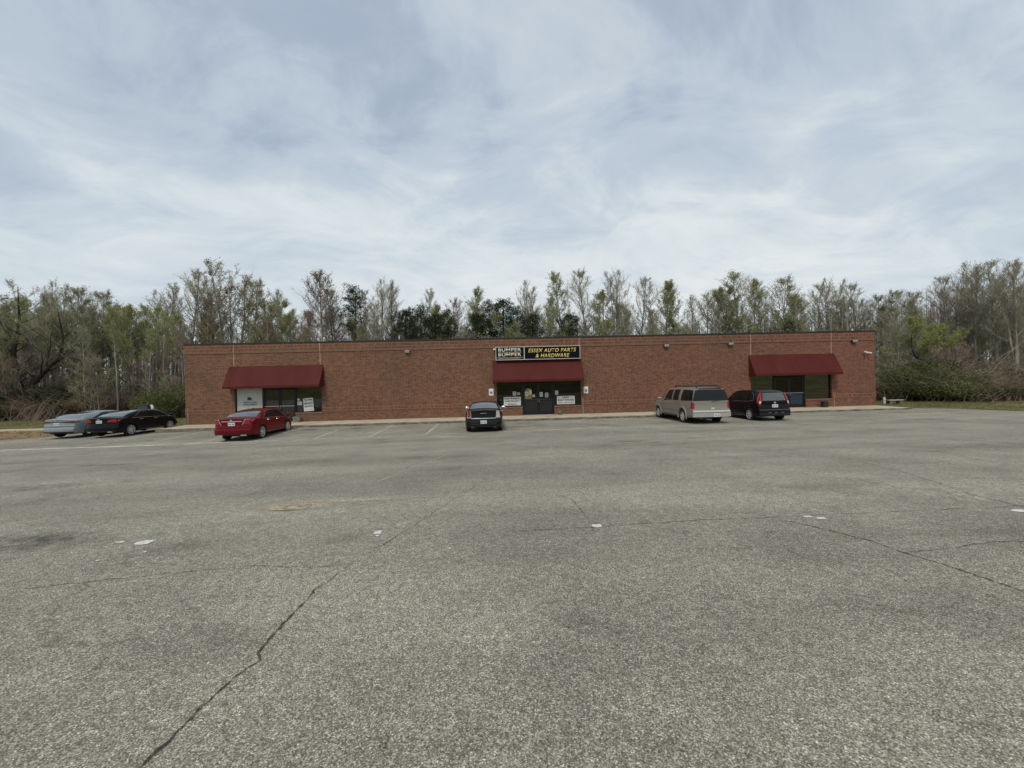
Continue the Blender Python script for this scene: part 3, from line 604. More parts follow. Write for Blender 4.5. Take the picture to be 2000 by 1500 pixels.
# wall lights, security camera
LENS = mat('lamp_lens', (.50, .50, .46), .25); DKM = mat('dark_housing', (.03, .028, .026), .5)
for x, z, lab in ((-5.93, 4.63, 'wall light on bare brick left of the store sign'), (11.85, 4.66, 'wall light high on the wall above the tan van-like suv'), (16.40, 4.69, 'wall light just left of the right awning'), (25.33, 4.70, 'wall light near the right corner of the store')):
    t_ = thing('wall_light', lab.replace('tan van-like suv', 'tan suv'), 'light', (x, YW, z), group='boxy flood lights along the parapet')
    box('housing', DKM, t_, x-.17, x+.17, YW-.16, YW-.002, z-.11, z+.08, bevel=.01)
    mb = MB(); mb.add([(x-.15, YW-.17, z-.09), (x+.15, YW-.17, z-.09), (x+.15, YW-.25, z+.03), (x-.15, YW-.25, z+.03), (x-.15, YW-.161, z+.075), (x+.15, YW-.161, z+.075), (x-.15, YW-.161, z-.09), (x+.15, YW-.161, z-.09)], [(0,1,2,3),(3,2,5,4),(0,3,4,6),(1,7,5,2)])
    mb.build('lens', LENS, t_); inv(t_)
t_ = thing('security_camera', 'white twin security camera near the right corner of the store', 'camera', (26.2, YW, 3.9))
mb = MB(); mb.tube([(26.15, YW, 3.9), (26.15, YW-.12, 3.9)], .05, 10, True); mb.build('bracket', WHITE, t_)
for dx, dz in ((-.09, .03), (.12, -.03)): MB().tube([(26.18+dx, YW-.10, 3.91+dz), (26.18+dx*1.7, YW-.32, 3.86+dz)], [.06, .055], 10, True).build('camera_head', WHITE, t_)
inv(t_)
# things standing along the wall
t_ = thing('trash_bin', 'square black bin on the sidewalk by the right shopfront', 'bin', (22.9, 27.75, .11)); mb = MB()
mb.box(22.70, 23.02, 27.55, 27.87, .11, .50); mb.build('body', mat('black_plastic', (.018, .018, .018), .6), t_, bevel=.02); box('rim', mat('black_rim', (.03, .03, .03), .5), t_, 22.68, 23.04, 27.53, 27.89, .50, .53, bevel=.01); inv(t_)
t_ = thing('concrete_block', 'rough grey brown masonry block by the left shop door', 'block', (-13.3, 27.8, .1)); mb = MB()
mb.box(-13.52, -13.07, 27.68, 27.99, .085, .42); mb.box(-13.50, -13.09, 27.70, 27.97, .42, .45); mb.build('block', noisy('block_stone', (.11, .09, .07), (.25, .22, .17), 9, bump=.5), t_, bevel=.03); inv(t_)
t_ = thing('flower_pot', 'small grey pot with dried plant by the middle shop door', 'pot', (4.25, 27.75, .1)); mb = MB()
lathe(mb, [(0, .001), (0, .10), (.22, .15), (.24, .15), (.24, .13), (.18, .12), (.18, .001)], (4.28, 27.72, .125), 'Z', 16); mb.build('pot', noisy('grey_pot', (.15, .14, .13), (.28, .27, .25), 8), t_, smooth=True)
mb = MB()
for k in range(30):
    a_ = random.uniform(0, 6.28); r_ = random.uniform(.02, .16); mb.tube([(4.28+.05*math.cos(a_), 27.72+.05*math.sin(a_), .30), (4.28+r_*math.cos(a_), 27.72+r_*math.sin(a_), .42+random.uniform(0, .14))], [.006, .003], 3)
mb.build('dried_stems', noisy('dry_stem', (.14, .12, .08), (.26, .23, .17), 8), t_); inv(t_)

# ------------------------------------------------------------------ vehicles
def mono(pts):
    xs = [p[0] for p in pts]; ys = [p[1] for p in pts]; n = len(xs)
    d = [(ys[i+1]-ys[i])/(xs[i+1]-xs[i]) for i in range(n-1)]
    m_ = [d[0]]+[0 if d[i-1]*d[i] <= 0 else 2*d[i-1]*d[i]/(d[i-1]+d[i]) for i in range(1, n-1)]+[d[-1]]
    def f(x):
        if x <= xs[0]: return ys[0]
        if x >= xs[-1]: return ys[-1]
        i = 0
        while xs[i+1] < x: i += 1
        h = xs[i+1]-xs[i]; t = (x-xs[i])/h
        return ys[i]*(1+2*t)*(1-t)**2+m_[i]*h*t*(1-t)**2+ys[i+1]*t*t*(3-2*t)+m_[i+1]*h*t*t*(t-1)
    return f
TYRE = noisy('tyre_rubber', (.012, .012, .012), (.022, .021, .020), 12, rough=.85)
CARGLASS = mat('car_glass', (.010, .014, .013), .05, spec=1.0, coat=1.0); CARGLASS.node_tree.nodes['Principled BSDF'].inputs['IOR'].default_value = 1.9
SGLASS = mat('side_glass', (.008, .010, .010), .06, spec=.3)
PGLASS = mat('privacy_glass', (.008, .009, .010), .06, spec=.35)
CHROME = mat('chrome', (.80, .80, .80), .22, .85); UNDER = mat('underbody', (.012, .012, .012), .9)
RIMS = mat('alloy', (.60, .60, .60), .4, .35); RIMB = mat('black_alloy', (.02, .02, .022), .3, .6)
TAIL = mat('tail_lens', (.30, .012, .014), .15, coat=.6); TAILD = mat('dark_tail_lens', (.12, .010, .014), .15, coat=.6); CLEAR = mat('clear_lens', (.55, .50, .47), .15, coat=.6); HEADL = mat('headlight_lens', (.5, .52, .54), .08, coat=.8)
PLATE = noisy('plate_white', (.60, .61, .62), (.72, .73, .74), 30); BLKP = mat('black_trim', (.012, .012, .013), .45)
class Car:
    def __init__(s, name, label, cat, W_, L_, loc, rz, paint, top, belt, wr, plan, wheels, wr_r, sill, rear, fr_ent, rows, crown=.05, beltw=.955, label_grp='vehicles parked in front of the store'):
        s.root = thing(name, label, cat, loc, rz, label_grp); s.W = W_/2; s.L = L_; s.paint = paint
        s.top = mono(top); s.belt = mono(belt); s.wr = mono(wr); s.plan = mono(plan); s.wh = wheels; s.R = wr_r; s.sill = sill; s.rear = mono(rear); s.front = mono(fr_ent); s.rows = rows; s.crown = crown; s.beltw = beltw
        s.bow_r = .20; s.bow_f = .35; s.fl = .9
    def zb(s, y):
        z = s.sill+ (.06*max(0, 1-y/.6)) + .08*max(0, (y-s.L+.6)/.6)
        for w in s.wh:
            Ra = s.R+.055
            if abs(y-w) < Ra: z = max(z, s.R-.01+math.sqrt(Ra*Ra-(y-w)**2))
        return z
    def knots(s, y):
        w = s.W*s.plan(y); zt = s.top(y); c = s.crown; zbl = min(s.belt(y), zt-c-.01); zb = s.zb(y); wr = s.wr(y)
        zm = max(zb+.12, .56*(zbl)+.02); zs = max(zb+.14, zbl-.13)
        if zs < zm+.01: zm = (zb+zs)/2+.04
        return [(.95*w, zb), (.985*w, zb+.06), (w, zm), (.99*w, zs), (s.beltw*w, zbl), (wr*w, zt-c)]
    def pt(s, y, q, side=1):
        y = min(max(y, 0), s.L); k = s.knots(y); zt = s.top(y)
        if q >= 5:
            x0, z0 = k[5]; u = 1-(q-5); x = x0*u; z = zt-s.crown*abs(u)**2.6
        else:
            i = int(q); t = q-i
            (x0, z0), (x1, z1) = k[i], k[min(5, i+1)]
            x = x0+(x1-x0)*t; z = z0+(z1-z0)*t
            if i == 4:      # bulge of the glasshouse side
                x += .035*math.sin(math.pi*t)*max(0, min(1, (z1-z0)/.4))
            if i == 1: x += .012*math.sin(math.pi*t)
        return s.deform(x*side, y, z)
    def deform(s, x, y, z):
        fr = max(0, 1-y/s.fl)**1.6; ff = max(0, 1-(s.L-y)/s.fl)**1.6; u = abs(x)/s.W
        y2 = y+(s.rear(z)+s.bow_r*u**3)*fr-(s.front(z)+s.bow_f*u**2.4)*ff
        return Vector((x, y2, z))
    def body(s):
        st = {0, s.L}; y = 0
        while y < s.L: st.add(round(y, 3)); y += .09 if (y < .9 or y > s.L-1) else .13
        for w in s.wh:
            Ra = s.R+.055
            for k in range(-10, 11): st.add(round(w+Ra*math.sin(R(9*k)), 4))
            st.add(w-Ra-.004); st.add(w+Ra+.004)
        st = sorted(st); qs = [0, 1, 1.3, 1.7, 2, 2.5, 3, 3.35, 3.7, 4, 4.12, 4.3, 4.5, 4.7, 4.88, 5, 5.15, 5.35, 5.6, 5.8, 6]
        mb = MB(); n = len(qs)
        for side in (1, -1):
            v = [s.pt(y, q, side) for y in st for q in qs]
            f = [(i*n+j, (i+1)*n+j, (i+1)*n+j+1, i*n+j+1) for i in range(len(st)-1) for j in range(n-1)]
            mb.add(v, f if side == -1 else [t[::-1] for t in f])
        for ye, flip in ((0, False), (s.L, True)):
            rows = [s.knp(ye, q) for q in qs]; M = 10
            v = [s.deform(-x+2*x*j/M, ye, z if k < 16 else z) for k, (x, z) in enumerate(rows) for j in range(M+1)]
            f = [(i*(M+1)+j, i*(M+1)+j+1, (i+1)*(M+1)+j+1, (i+1)*(M+1)+j) for i in range(n-2) for j in range(M)]
            mb.add(v, [t[::-1] for t in f] if flip else f)
        o = mb.build('body', s.paint, s.root, smooth=True)
        bm = bmesh.new(); bm.from_mesh(o.data); bmesh.ops.remove_doubles(bm, verts=bm.verts, dist=.002); bmesh.ops.recalc_face_normals(bm, faces=bm.faces)
        for e in bm.edges:
            if len(e.link_faces) == 2 and e.calc_face_angle(0) > R(42): e.smooth = False
        bm.to_mesh(o.data); bm.free(); s.bodyo = o
        mb = MB(); w = s.W-.27; mb.box(-w, w, .35, s.L-.5, s.sill-.02, .62); mb.box(-s.W+.1, s.W-.1, s.wh[0]+s.R+.08, s.wh[1]-s.R-.08, s.sill+.03, s.sill+.2)
        for i in range(2): mb.box(-w-.01, w+.01, s.wh[i]-.05, s.wh[i]+.05, s.R-.07, s.R+.05)
        mb.build('underbody', UNDER, s.root); return s
    def knp(s, y, q):
        k = s.knots(y)
        if q >= 5: x0, z0 = k[5]; u = 1-(q-5); return (x0*u, s.top(y)-s.crown*abs(u)**2.6)
        i = int(q); t = q-i; (x0, z0), (x1, z1) = k[i], k[min(5, i+1)]; return (x0+(x1-x0)*t, z0+(z1-z0)*t)
    def nrm(s, y, q, side):
        a = s.pt(y+.03, q, side)-s.pt(y-.03, q, side); b = s.pt(y, min(6, q+.06), side)-s.pt(y, q-.06, side)
        n = a.cross(b)
        if n.length < 1e-9: return Vector((side, 0, 0))
        n.normalize()
        if (q < 5 and n.x*side < 0) or (q >= 5 and n.z < 0): n = -n
        return n
    def patch(s, name, mt, cs, side, parent=None, off=.006, nu=10, nv=6, solid=0):
        """cs: (y,q) corners bottom-rear, bottom-front, top-front, top-rear on the side surface"""
        mb = MB()
        def P(u, v):
            y = (cs[0][0]*(1-u)+cs[1][0]*u)*(1-v)+(cs[3][0]*(1-u)+cs[2][0]*u)*v
            q = (cs[0][1]*(1-u)+cs[1][1]*u)*(1-v)+(cs[3][1]*(1-u)+cs[2][1]*u)*v
            return s.pt(y, q, side)+s.nrm(y, q, side)*off
        mb.grid(P, nu, nv); return mb.build(name, mt, parent or s.root, smooth=True)
    def toppatch(s, name, mt, y0, y1, q0, q1, parent=None, off=.006, bow=0, nu=8):
        mb = MB()
        def P(u, v):
            side = 1 if u > .5 else -1; e = abs(2*u-1); y = y0+(y1-y0)*v
            qe = (q0*(1-v)+q1*v); q = 6-(6-qe)*e; y = y+bow*e*e
            return s.pt(y, q, side)+s.nrm(y, q, side)*off
        mb.grid(P, nu*2, 8); return mb.build(name, mt, parent or s.root, smooth=True)
    def cap(s, name, mt, cs, parent=None, off=.008, nu=8, nv=4, end=0, thick=.012):
        """cs: (x,z) corners on the rear (end=0) or nose face"""
        mb = MB(); sg_ = -1 if end == 0 else 1; ye = 0 if end == 0 else s.L
        def P(u, v, o=off):
            x = (cs[0][0]*(1-u)+cs[1][0]*u)*(1-v)+(cs[3][0]*(1-u)+cs[2][0]*u)*v; z = (cs[0][1]*(1-u)+cs[1][1]*u)*(1-v)+(cs[3][1]*(1-u)+cs[2][1]*u)*v
            p = s.deform(x, ye, z); p.y += sg_*o; return p
        mb.grid(P, nu, nv)
        # rim skirts down to the body so the piece has thickness
        for a, b in (((0, 0), (1, 0)), ((1, 0), (1, 1)), ((1, 1), (0, 1)), ((0, 1), (0, 0))):
            K = 8
            mb.add([P(a[0]+(b[0]-a[0])*k/K, a[1]+(b[1]-a[1])*k/K, o) for k in range(K+1) for o in (off, off-thick)], [(2*k, 2*k+2, 2*k+3, 2*k+1) for k in range(K)])
        return mb.build(name, mt, parent or s.root, smooth=False)
    def wheels(s, rim, spokes=10, rr=.70, tw=.225, hub=CHROME):
        for y in s.wh:
            for side in (1, -1):
                xo = s.W*.985*side; a = -side
                t = MB(); Rr = s.R
                lathe(t, [(a*.02, Rr*rr), (a*.0, Rr*rr+.012), (a*.0, Rr*.9), (a*.02, Rr*.975), (a*.05, Rr), (a*(tw-.05), Rr), (a*(tw-.02), Rr*.97), (a*tw, Rr*.9), (a*tw, Rr*rr)], (xo, y, Rr), 'X', 32)
                to = t.build('wheel', TYRE, s.root, smooth=True)
                r_ = MB(); lathe(r_, [(a*.09, .001), (a*.09, Rr*rr*.95), (a*.03, Rr*rr*.95), (a*.008, Rr*rr), (a*.02, Rr*rr+.006)], (xo, y, Rr), 'X', 32)
                r_.build('rim_barrel', RIMB if rim is RIMB else UNDER, to, smooth=True)
                q = MB(); lathe(q, [(a*.012, Rr*rr*.90), (a*.002, Rr*rr*.93), (a*.002, Rr*rr), (a*.02, Rr*rr)], (xo, y, Rr), 'X', 32)
                lathe(q, [(a*.02, .001), (a*.012, Rr*.16), (a*.04, Rr*.18)], (xo, y, Rr), 'X', 16)
                for k in range(spokes):
                    an = 2*math.pi*k/spokes+.2; hw0, hw1 = Rr*.075*10/spokes, Rr*.055*10/spokes
                    v = []
                    for rad, hw, xx in ((Rr*.12, hw0, .018), (Rr*rr*.95, hw1, .006)):
                        for sgn in (-1, 1):
                            for d in (0, .03):
                                v.append((xo+a*(xx+d), y+rad*math.cos(an)-sgn*hw*math.sin(an), Rr+rad*math.sin(an)+sgn*hw*math.cos(an)))
                    q.add(v, [(0, 2, 6, 4), (0, 4, 5, 1), (2, 3, 7, 6)])
                q.build('rim', rim, to)
        return s
    def mirror(s, y, z, mt, size=1.0):
        for side in (1, -1):
            x = s.W*s.beltw*side; mb = MB()
            vs = []; 
            for i, (dx, sc) in enumerate(((.02, .3), (.07, .75), (.15, 1), (.22, .9), (.25, .5))):
                for j in range(10):
                    t = 2*math.pi*j/10; vs.append((x+dx*side*size, y+.06*sc*math.cos(t)*size-.02*dx, z+.075*sc*math.sin(t)*size))
            mb.add(vs, [(i*10+j, i*10+(j+1) % 10, (i+1)*10+(j+1) % 10, (i+1)*10+j) for i in range(4) for j in range(10)]+[tuple(40+j for j in range(10))])
            mb.build('wing_mirror', mt, s.root, smooth=True)
    def plate(s, z, x=0, tilt=0, yoff=.02):
        o = s.cap('number_plate', PLATE, [(x-.155, z-.078), (x+.155, z-.078), (x+.155, z+.078), (x-.155, z+.078)], off=yoff, nu=2, nv=1, thick=yoff)
        mb = MB(); p = s.deform(x, 0, z)
        for k in range(7):
            if k == 3: continue
            xx = x-.125+.036*k; mb.box(xx, xx+.024, p.y-yoff-.004, p.y-yoff-.001, z-.032, z+.03)
        mb.build('plate_characters', mat('plate_blue', (.12, .15, .24), .6), o)
def lineseg(c, name, mt, pts, side, w=.006, off=.004, parent=None):
    """thin shut line drawn as a narrow groove strip over (y,q) points"""
    mb = MB()
    for (a, b) in zip(pts, pts[1:]):
        K = 8
        d = c.pt(b[0], b[1], side)-c.pt(a[0], a[1], side)
        vs = []
        for k in range(K+1):
            t = k/K; y = a[0]+(b[0]-a[0])*t; q = a[1]+(b[1]-a[1])*t; n = c.nrm(y, q, side); e = n.cross(d).normalized()*w; p = c.pt(y, q, side)+n*off
            vs += [p-e, p+e]
        mb.add(vs, [(2*k, 2*k+1, 2*k+3, 2*k+2) for k in range(K)])
    return mb.build(name, mt, parent or c.root)
def paint(name, base, metal=.0, rough=.35, coat=1.0):
    m = mat(name, base, rough, metal, spec=.1, coat=.22, coatr=.04); t, p = nodes(m)
    tc = N(t, 'ShaderNodeTexCoord'); n = N(t, 'ShaderNodeTexNoise', i_Scale=3, i_Detail=6, i_Roughness=.7); L(t, tc.outputs['Object'], n.inputs[0])
    L(t, ramp(t, n.outputs[0], [(.3, tuple(c*.93 for c in base)), (.7, tuple(min(1, c*1.05+.002) for c in base))]).outputs[0], p.inputs['Base Color'])
    L(t, ramp(t, n.outputs[0], [(.4, .03), (.7, .10)]).outputs[0], p.inputs['Coat Roughness']); return m
def fin(c, y):
    mb = MB(); z = c.top(y); mb.add([(-.025, y-.08, z-.01), (.025, y-.08, z-.01), (.02, y+.12, z-.01), (-.02, y+.12, z-.01), (0, y-.07, z+.065), (0, y-.02, z+.055)], [(0,1,4),(1,2,5,4),(3,0,4,5),(2,3,5)])
    mb.build('antenna_fin', c.paint, c.root)
def handles(c, ys_, q=3.45, m=None):
    for side in (1, -1):
        for y in ys_:
            mb = MB(); a = c.pt(y-.09, q, side); b = c.pt(y+.09, q, side); n = c.nrm(y, q, side)
            mb.tube([a, a+n*.03, b+n*.03, b], .012, 6); mb.build('door_handle', m or c.paint, c.root)
def rear_axle_loc(X, Yax, ov): return (X, Yax-ov)

def sedan(name, label, X, Yax, z, paint_, o):
    L_, Wd, H = o['L'], o['W'], o['H']; ov = o.get('ov', 1.1); wb = o['wb']; dk = o.get('deck', 1.10); 
    k = H/1.48
    top = [(0, dk-.05), (.12, dk), (.5, dk+.005), (o.get('rw0', .72), dk+.01), (o.get('rw0', .72)+.5, dk+.19), (o.get('rw1', 1.75), H-.045), (o.get('rw1', 1.75)+.6, H), (3.0, H-.025), (3.35, H-.10), (4.0, 1.03), (4.3, .96), (L_-.35, .80), (L_-.1, .68), (L_, .55)]
    belt = [(0, dk-.15), (.5, dk-.10), (1.5, dk-.125), (3.6, .93), (4.3, .86), (L_-.3, .70), (L_, .47)]
    wr = [(0, .84), (.6, .82), (o.get('rw0', .72)+.1, .80), (o.get('rw1', 1.75), .66), (3.1, .66), (4.0, .80), (L_, .78)]
    plan = [(0, .90), (.15, .955), (.5, .99), (1.1, 1), (3.9, 1), (4.4, .97), (L_-.15, .90), (L_, .84)]
    rear = [(.2, .10), (.34, .03), (.45, 0), (.66, .0), (.70, .07), (dk-.12, .06), (dk, .01), (dk+.05, .02)]
    if 'rear' in o: rear = o['rear']
    c = Car(name, label, 'car', Wd, L_, (X, Yax-ov, z), o.get('rz', 0), paint_, top, belt, wr, plan, (ov, ov+wb), o['R'], o.get('sill', .25), rear, [(.2, .1), (.45, 0), (.6, .02), (.9, .25)], None, beltw=.945)
    c.body()
    c.cap('lower_bumper', BLKP, [(-Wd/2*.86, o.get('sill', .25)+.065), (Wd/2*.86, o.get('sill', .25)+.065), (Wd/2*.90, .385), (-Wd/2*.90, .385)], off=.010, nu=12)
    c.cap('bumper_seam', BLKP, [(-Wd/2*.92, .675), (Wd/2*.92, .675), (Wd/2*.92, .688), (-Wd/2*.92, .688)], off=.006, nu=12, thick=.004)
    return c
def sedan_glass(c, o):
    r0, r1 = o.get('rw0', .72), o.get('rw1', 1.75); s_ = o.get('side', (1.05, 1.75, 3.15, 3.72))
    c.toppatch('rear_window', CARGLASS, r0+.05, r1-.05, 5.04, 5.02, bow=.05)
    c.toppatch('windscreen', CARGLASS, 3.95, 3.35, 5.06, 5.06)
    for side in (1, -1):
        yb0, yt0, yt1, yb1 = s_; md = (yb0+yb1)/2+.12
        c.patch('side_window', SGLASS, [(yb0, 4.10), (md-.035, 4.08), (md-.10, 4.90), (yt0, 4.86)], side)
        c.patch('side_window', SGLASS, [(md+.035, 4.08), (yb1, 4.10), (yt1, 4.86), (md-.03, 4.90)], side)
        w = [(yb0-.03, 4.04), (yb1+.03, 4.04)]
        lineseg(c, 'belt_trim', o.get('trim', BLKP), w, side, .009)
        lineseg(c, 'window_trim', o.get('trim', BLKP), [(yb0-.03, 4.04), (yt0-.03, 4.90), (yt1, 4.93)], side, .008)
        for y in (md, ): lineseg(c, 'door_seam', BLKP, [(y, 1.1), (y, 4.0)], side, .005)
        lineseg(c, 'door_seam', BLKP, [(1.1+.42, 1.8), (yb0+.25, 3.0), (yb0+.12, 4.0)], side, .005)
        lineseg(c, 'door_seam', BLKP, [(c.wh[1]-.47, 1.1), (c.wh[1]-.42, 3.9)], side, .005)

# red sedan
o = dict(L=5.0, W=1.86, H=1.50, wb=2.84, R=.345, ov=1.12, deck=1.14, rw0=.78, rw1=1.85, side=(1.25, 1.95, 3.15, 3.80), trim=CHROME, rz=R(3))
c = sedan('parked_car', 'glossy red sedan with chrome trim in front of the left shop', -12.87, 21.45, -.20, paint('red_paint', (.16, .006, .010), .25, .3), o)
sedan_glass(c, o); c.wheels(CHROME, 7, .72); c.mirror(3.72, 1.05, c.paint); fin(c, 2.1); handles(c, (1.75, 2.75), m=CHROME)
for s_ in (1, -1):
    c.cap('tail_light', TAIL, [(s_*.50, .84), (s_*.82, .80), (s_*.78, 1.05), (s_*.62, 1.06)], off=.014)
    c.cap('chrome_trim', CHROME, [(s_*.47, .80), (s_*.50, .80), (s_*.63, 1.06), (s_*.60, 1.08)], off=.02)
    c.cap('chrome_trim', CHROME, [(s_*.60, 1.055), (s_*.82, 1.045), (s_*.82, 1.065), (s_*.60, 1.08)], off=.02)
    c.patch('tail_light', TAIL, [(.08, 3.2), (.36, 3.75), (.34, 3.95), (.08, 3.98)], s_, off=.012); c.patch('chrome_trim', CHROME, [(.06, 3.93), (.42, 3.93), (.42, 3.99), (.06, 4.0)], s_, off=.016)
    c.cap('exhaust_tip', CHROME, [(s_*.42, .27), (s_*.66, .27), (s_*.66, .32), (s_*.42, .32)], off=.03, thick=.03)
    lineseg(c, 'sill_trim', CHROME, [(1.6, .9), (3.4, .9)], s_, .010, .008)
c.cap('boot_trim', CHROME, [(-.48, .955), (.48, .955), (.46, 1.0), (-.46, 1.0)], off=.022); c.plate(.845, yoff=.02)
mb = MB(); p = c.deform(0, 0, 1.01); mb.tube([(0, p.y-.02, 1.01), (0, p.y-.035, 1.01)], [.062, .055], 14, True); mb.build('boot_badge', CHROME, c.root)
# black sedan at the left
o = dict(L=4.88, W=1.85, H=1.48, wb=2.85, R=.335, ov=1.02, deck=1.12, rw0=.62, rw1=1.80, side=(1.15, 1.9, 3.15, 3.85), trim=CHROME)
c = sedan('parked_car', 'black sedan with silver wheels beside the left end of the sidewalk', -22.14, 24.65, -.17, paint('black_paint', (.006, .006, .008), .1, .3), o)
sedan_glass(c, o); c.wheels(RIMS, 10, .74); c.mirror(3.80, 1.03, c.paint); fin(c, 1.9); handles(c, (1.75, 2.75), m=CHROME)
for s_ in (1, -1):
    c.cap('tail_light', TAIL, [(s_*.42, .86), (s_*.84, .84), (s_*.80, 1.03), (s_*.50, .99)], off=.014)
    c.patch('tail_light', TAIL, [(.08, 3.2), (.38, 3.5), (.42, 3.85), (.08, 3.95)], s_, off=.012)
    c.cap('exhaust_tip', CHROME, [(s_*.45, .28), (s_*.66, .28), (s_*.66, .33), (s_*.45, .33)], off=.03, thick=.03)
    lineseg(c, 'sill_trim', CHROME, [(1.6, .9), (3.4, .9)], s_, .008, .008)
c.cap('boot_badge', CHROME, [(-.06, 1.0), (.06, 1.0), (.06, 1.05), (-.06, 1.05)], off=.02); c.plate(.88)
# grey blue sedan far left
o = dict(L=4.92, W=1.85, H=1.46, wb=2.83, R=.345, ov=1.04, deck=1.11, rw0=.45, rw1=1.78, side=(1.10, 1.95, 3.1, 3.8), trim=BLKP)
c = sedan('parked_car', 'blue grey sedan with black wheels, leftmost of the parked vehicles', -24.75, 25.0, -.19, paint('grey_blue_paint', (.29, .33, .345), .25, .4), o)
sedan_glass(c, o); c.wheels(RIMB, 10, .76); c.mirror(3.75, 1.02, c.paint); fin(c, 1.9); handles(c, (1.75, 2.75))
for s_ in (1, -1):
    c.cap('tail_light', TAILD, [(s_*.30, .90), (s_*.86, .86), (s_*.84, .98), (s_*.34, .95)], off=.014)
    c.patch('tail_light', TAILD, [(.08, 3.2), (.42, 3.6), (.46, 3.8), (.08, 3.95)], s_, off=.012)
c.cap('tail_light_bar', BLKP, [(-.32, .915), (.32, .915), (.32, .945), (-.32, .945)], off=.012)
c.cap('boot_badge', CHROME, [(-.06, .99), (.06, .99), (.06, 1.05), (-.06, 1.05)], off=.02); c.plate(.80)
# large grey black sedan seen from behind
o = dict(L=5.04, W=1.90, H=1.49, wb=3.05, R=.365, ov=1.12, deck=1.16, rw0=.95, rw1=1.75, side=(1.30, 1.85, 3.1, 3.85), trim=CHROME, sill=.22, rz=.0,
   rear=[(.2, .12), (.34, .05), (.5, 0), (.68, .0), (.73, .05), (1.0, .05), (1.14, .02), (1.2, .02)])
c = sedan('parked_car', 'dark grey sedan seen squarely from behind, left of the middle shop', -.66, 21.45, -.125, paint('dark_grey_paint', (.016, .019, .018), .3, .3), o)
sedan_glass(c, o); c.wheels(CHROME, 7, .74, .245); c.mirror(3.75, 1.06, CHROME, 1.1); handles(c, (1.75, 2.75), m=CHROME)
for s_ in (1, -1):
    c.cap('tail_light', CLEAR if s_ > 0 else TAIL, [(s_*.64, .78), (s_*.80, .78), (s_*.77, 1.10), (s_*.66, 1.11)], off=.016)
    c.cap('light_surround', CHROME, [(s_*.60, .74), (s_*.84, .74), (s_*.83, .79), (s_*.60, .78)], off=.02)
    c.cap('light_surround', CHROME, [(s_*.61, .78), (s_*.64, .78), (s_*.66, 1.11), (s_*.64, 1.12)], off=.02)
    c.cap('light_surround', CHROME, [(s_*.80, .78), (s_*.825, .79), (s_*.79, 1.10), (s_*.77, 1.10)], off=.02)
    c.cap('exhaust_tip', mat('dull_exhaust', (.2, .2, .2), .3, .9), [(s_*.48, .25), (s_*.62, .25), (s_*.62, .31), (s_*.48, .31)], off=.03, thick=.03)
    c.cap('bumper_recess', BLKP, [(s_*.22, .47), (s_*.66, .50), (s_*.70, .60), (s_*.22, .60)], off=.008)
c.cap('chrome_strip', CHROME, [(-.62, .715), (.62, .715), (.62, .745), (-.62, .745)], off=.022)
c.cap('lower_trim', mat('grey_trim', (.09, .09, .10), .3, .5), [(-.60, .425), (.60, .425), (.68, .45), (-.68, .45)], off=.012)
c.cap('wing_badge', CHROME, [(-.17, .965), (.17, .965), (.13, .985), (-.13, .985)], off=.02)
c.plate(.545, yoff=.022)

def suv(name, label, X, Yax, z, pt_, o):
    L_, Wd, H = o['L'], o['W'], o['H']; ov = o['ov']; wb = o['wb']
    c = Car(name, label, 'car', Wd, L_, (X, Yax-ov, z), o.get('rz', 0), pt_, o['top'], o['belt'], o['wr'], o['plan'], (ov, ov+wb), o['R'], o['sill'], o['rear'], [(.3, .08), (.5, 0), (.8, .05), (1.1, .15)], None, crown=.05, beltw=.965)
    c.bow_r = o.get('bow', .07); c.bow_f = .25; c.body(); return c
# tan full size suv
pw = paint('pewter_paint', (.30, .28, .235), .4, .42)
o = dict(L=5.57, W=2.01, H=1.90, wb=3.30, R=.385, ov=1.22, sill=.34,
   top=[(0, 1.86), (.3, 1.88), (2.0, 1.90), (3.1, 1.885), (3.35, 1.83), (3.95, 1.24), (4.3, 1.20), (5.2, 1.10), (5.45, 1.02), (5.57, .9)],
   belt=[(0, 1.20), (3.9, 1.13), (4.6, 1.05), (5.57, .8)], wr=[(0, .775), (.3, .79), (3.2, .78), (3.95, .86), (5.57, .87)],
   plan=[(0, .955), (.2, .985), (.6, 1), (4.8, 1), (5.3, .96), (5.57, .90)], rear=[(.3, .0), (.70, 0), (.75, .05), (1.2, .06), (1.9, .17)])
c = suv('parked_suv', 'tan full size suv with roof rack between the middle and right shops', 11.0, 21.75, -.06, pw, o)
c.wheels(RIMS, 6, .60, .255); c.mirror(3.75, 1.26, pw, 1.25); handles(c, (1.9, 2.95))
c.toppatch('windscreen', CARGLASS, 3.90, 3.38, 5.05, 5.05)
c.cap('rear_window', PGLASS, [(-.93, 1.23), (.93, 1.23), (.765, 1.79), (-.765, 1.79)], off=.010, nu=12)
c.cap('chrome_bumper', CHROME, [(-.98, .40), (.98, .40), (.98, .61), (-.98, .61)], off=.075, nu=14, thick=.08)
c.cap('bumper_step', mat('step_pad', (.10, .10, .10), .6), [(-.95, .61), (.95, .61), (.95, .64), (-.95, .64)], off=.06, nu=14, thick=.06)
c.cap('bumper_top', mat('pale_bumper_top', (.62, .61, .56), .35, .3), [(-.97, .64), (.97, .64), (.96, .73), (-.96, .73)], off=.05, nu=14, thick=.05)
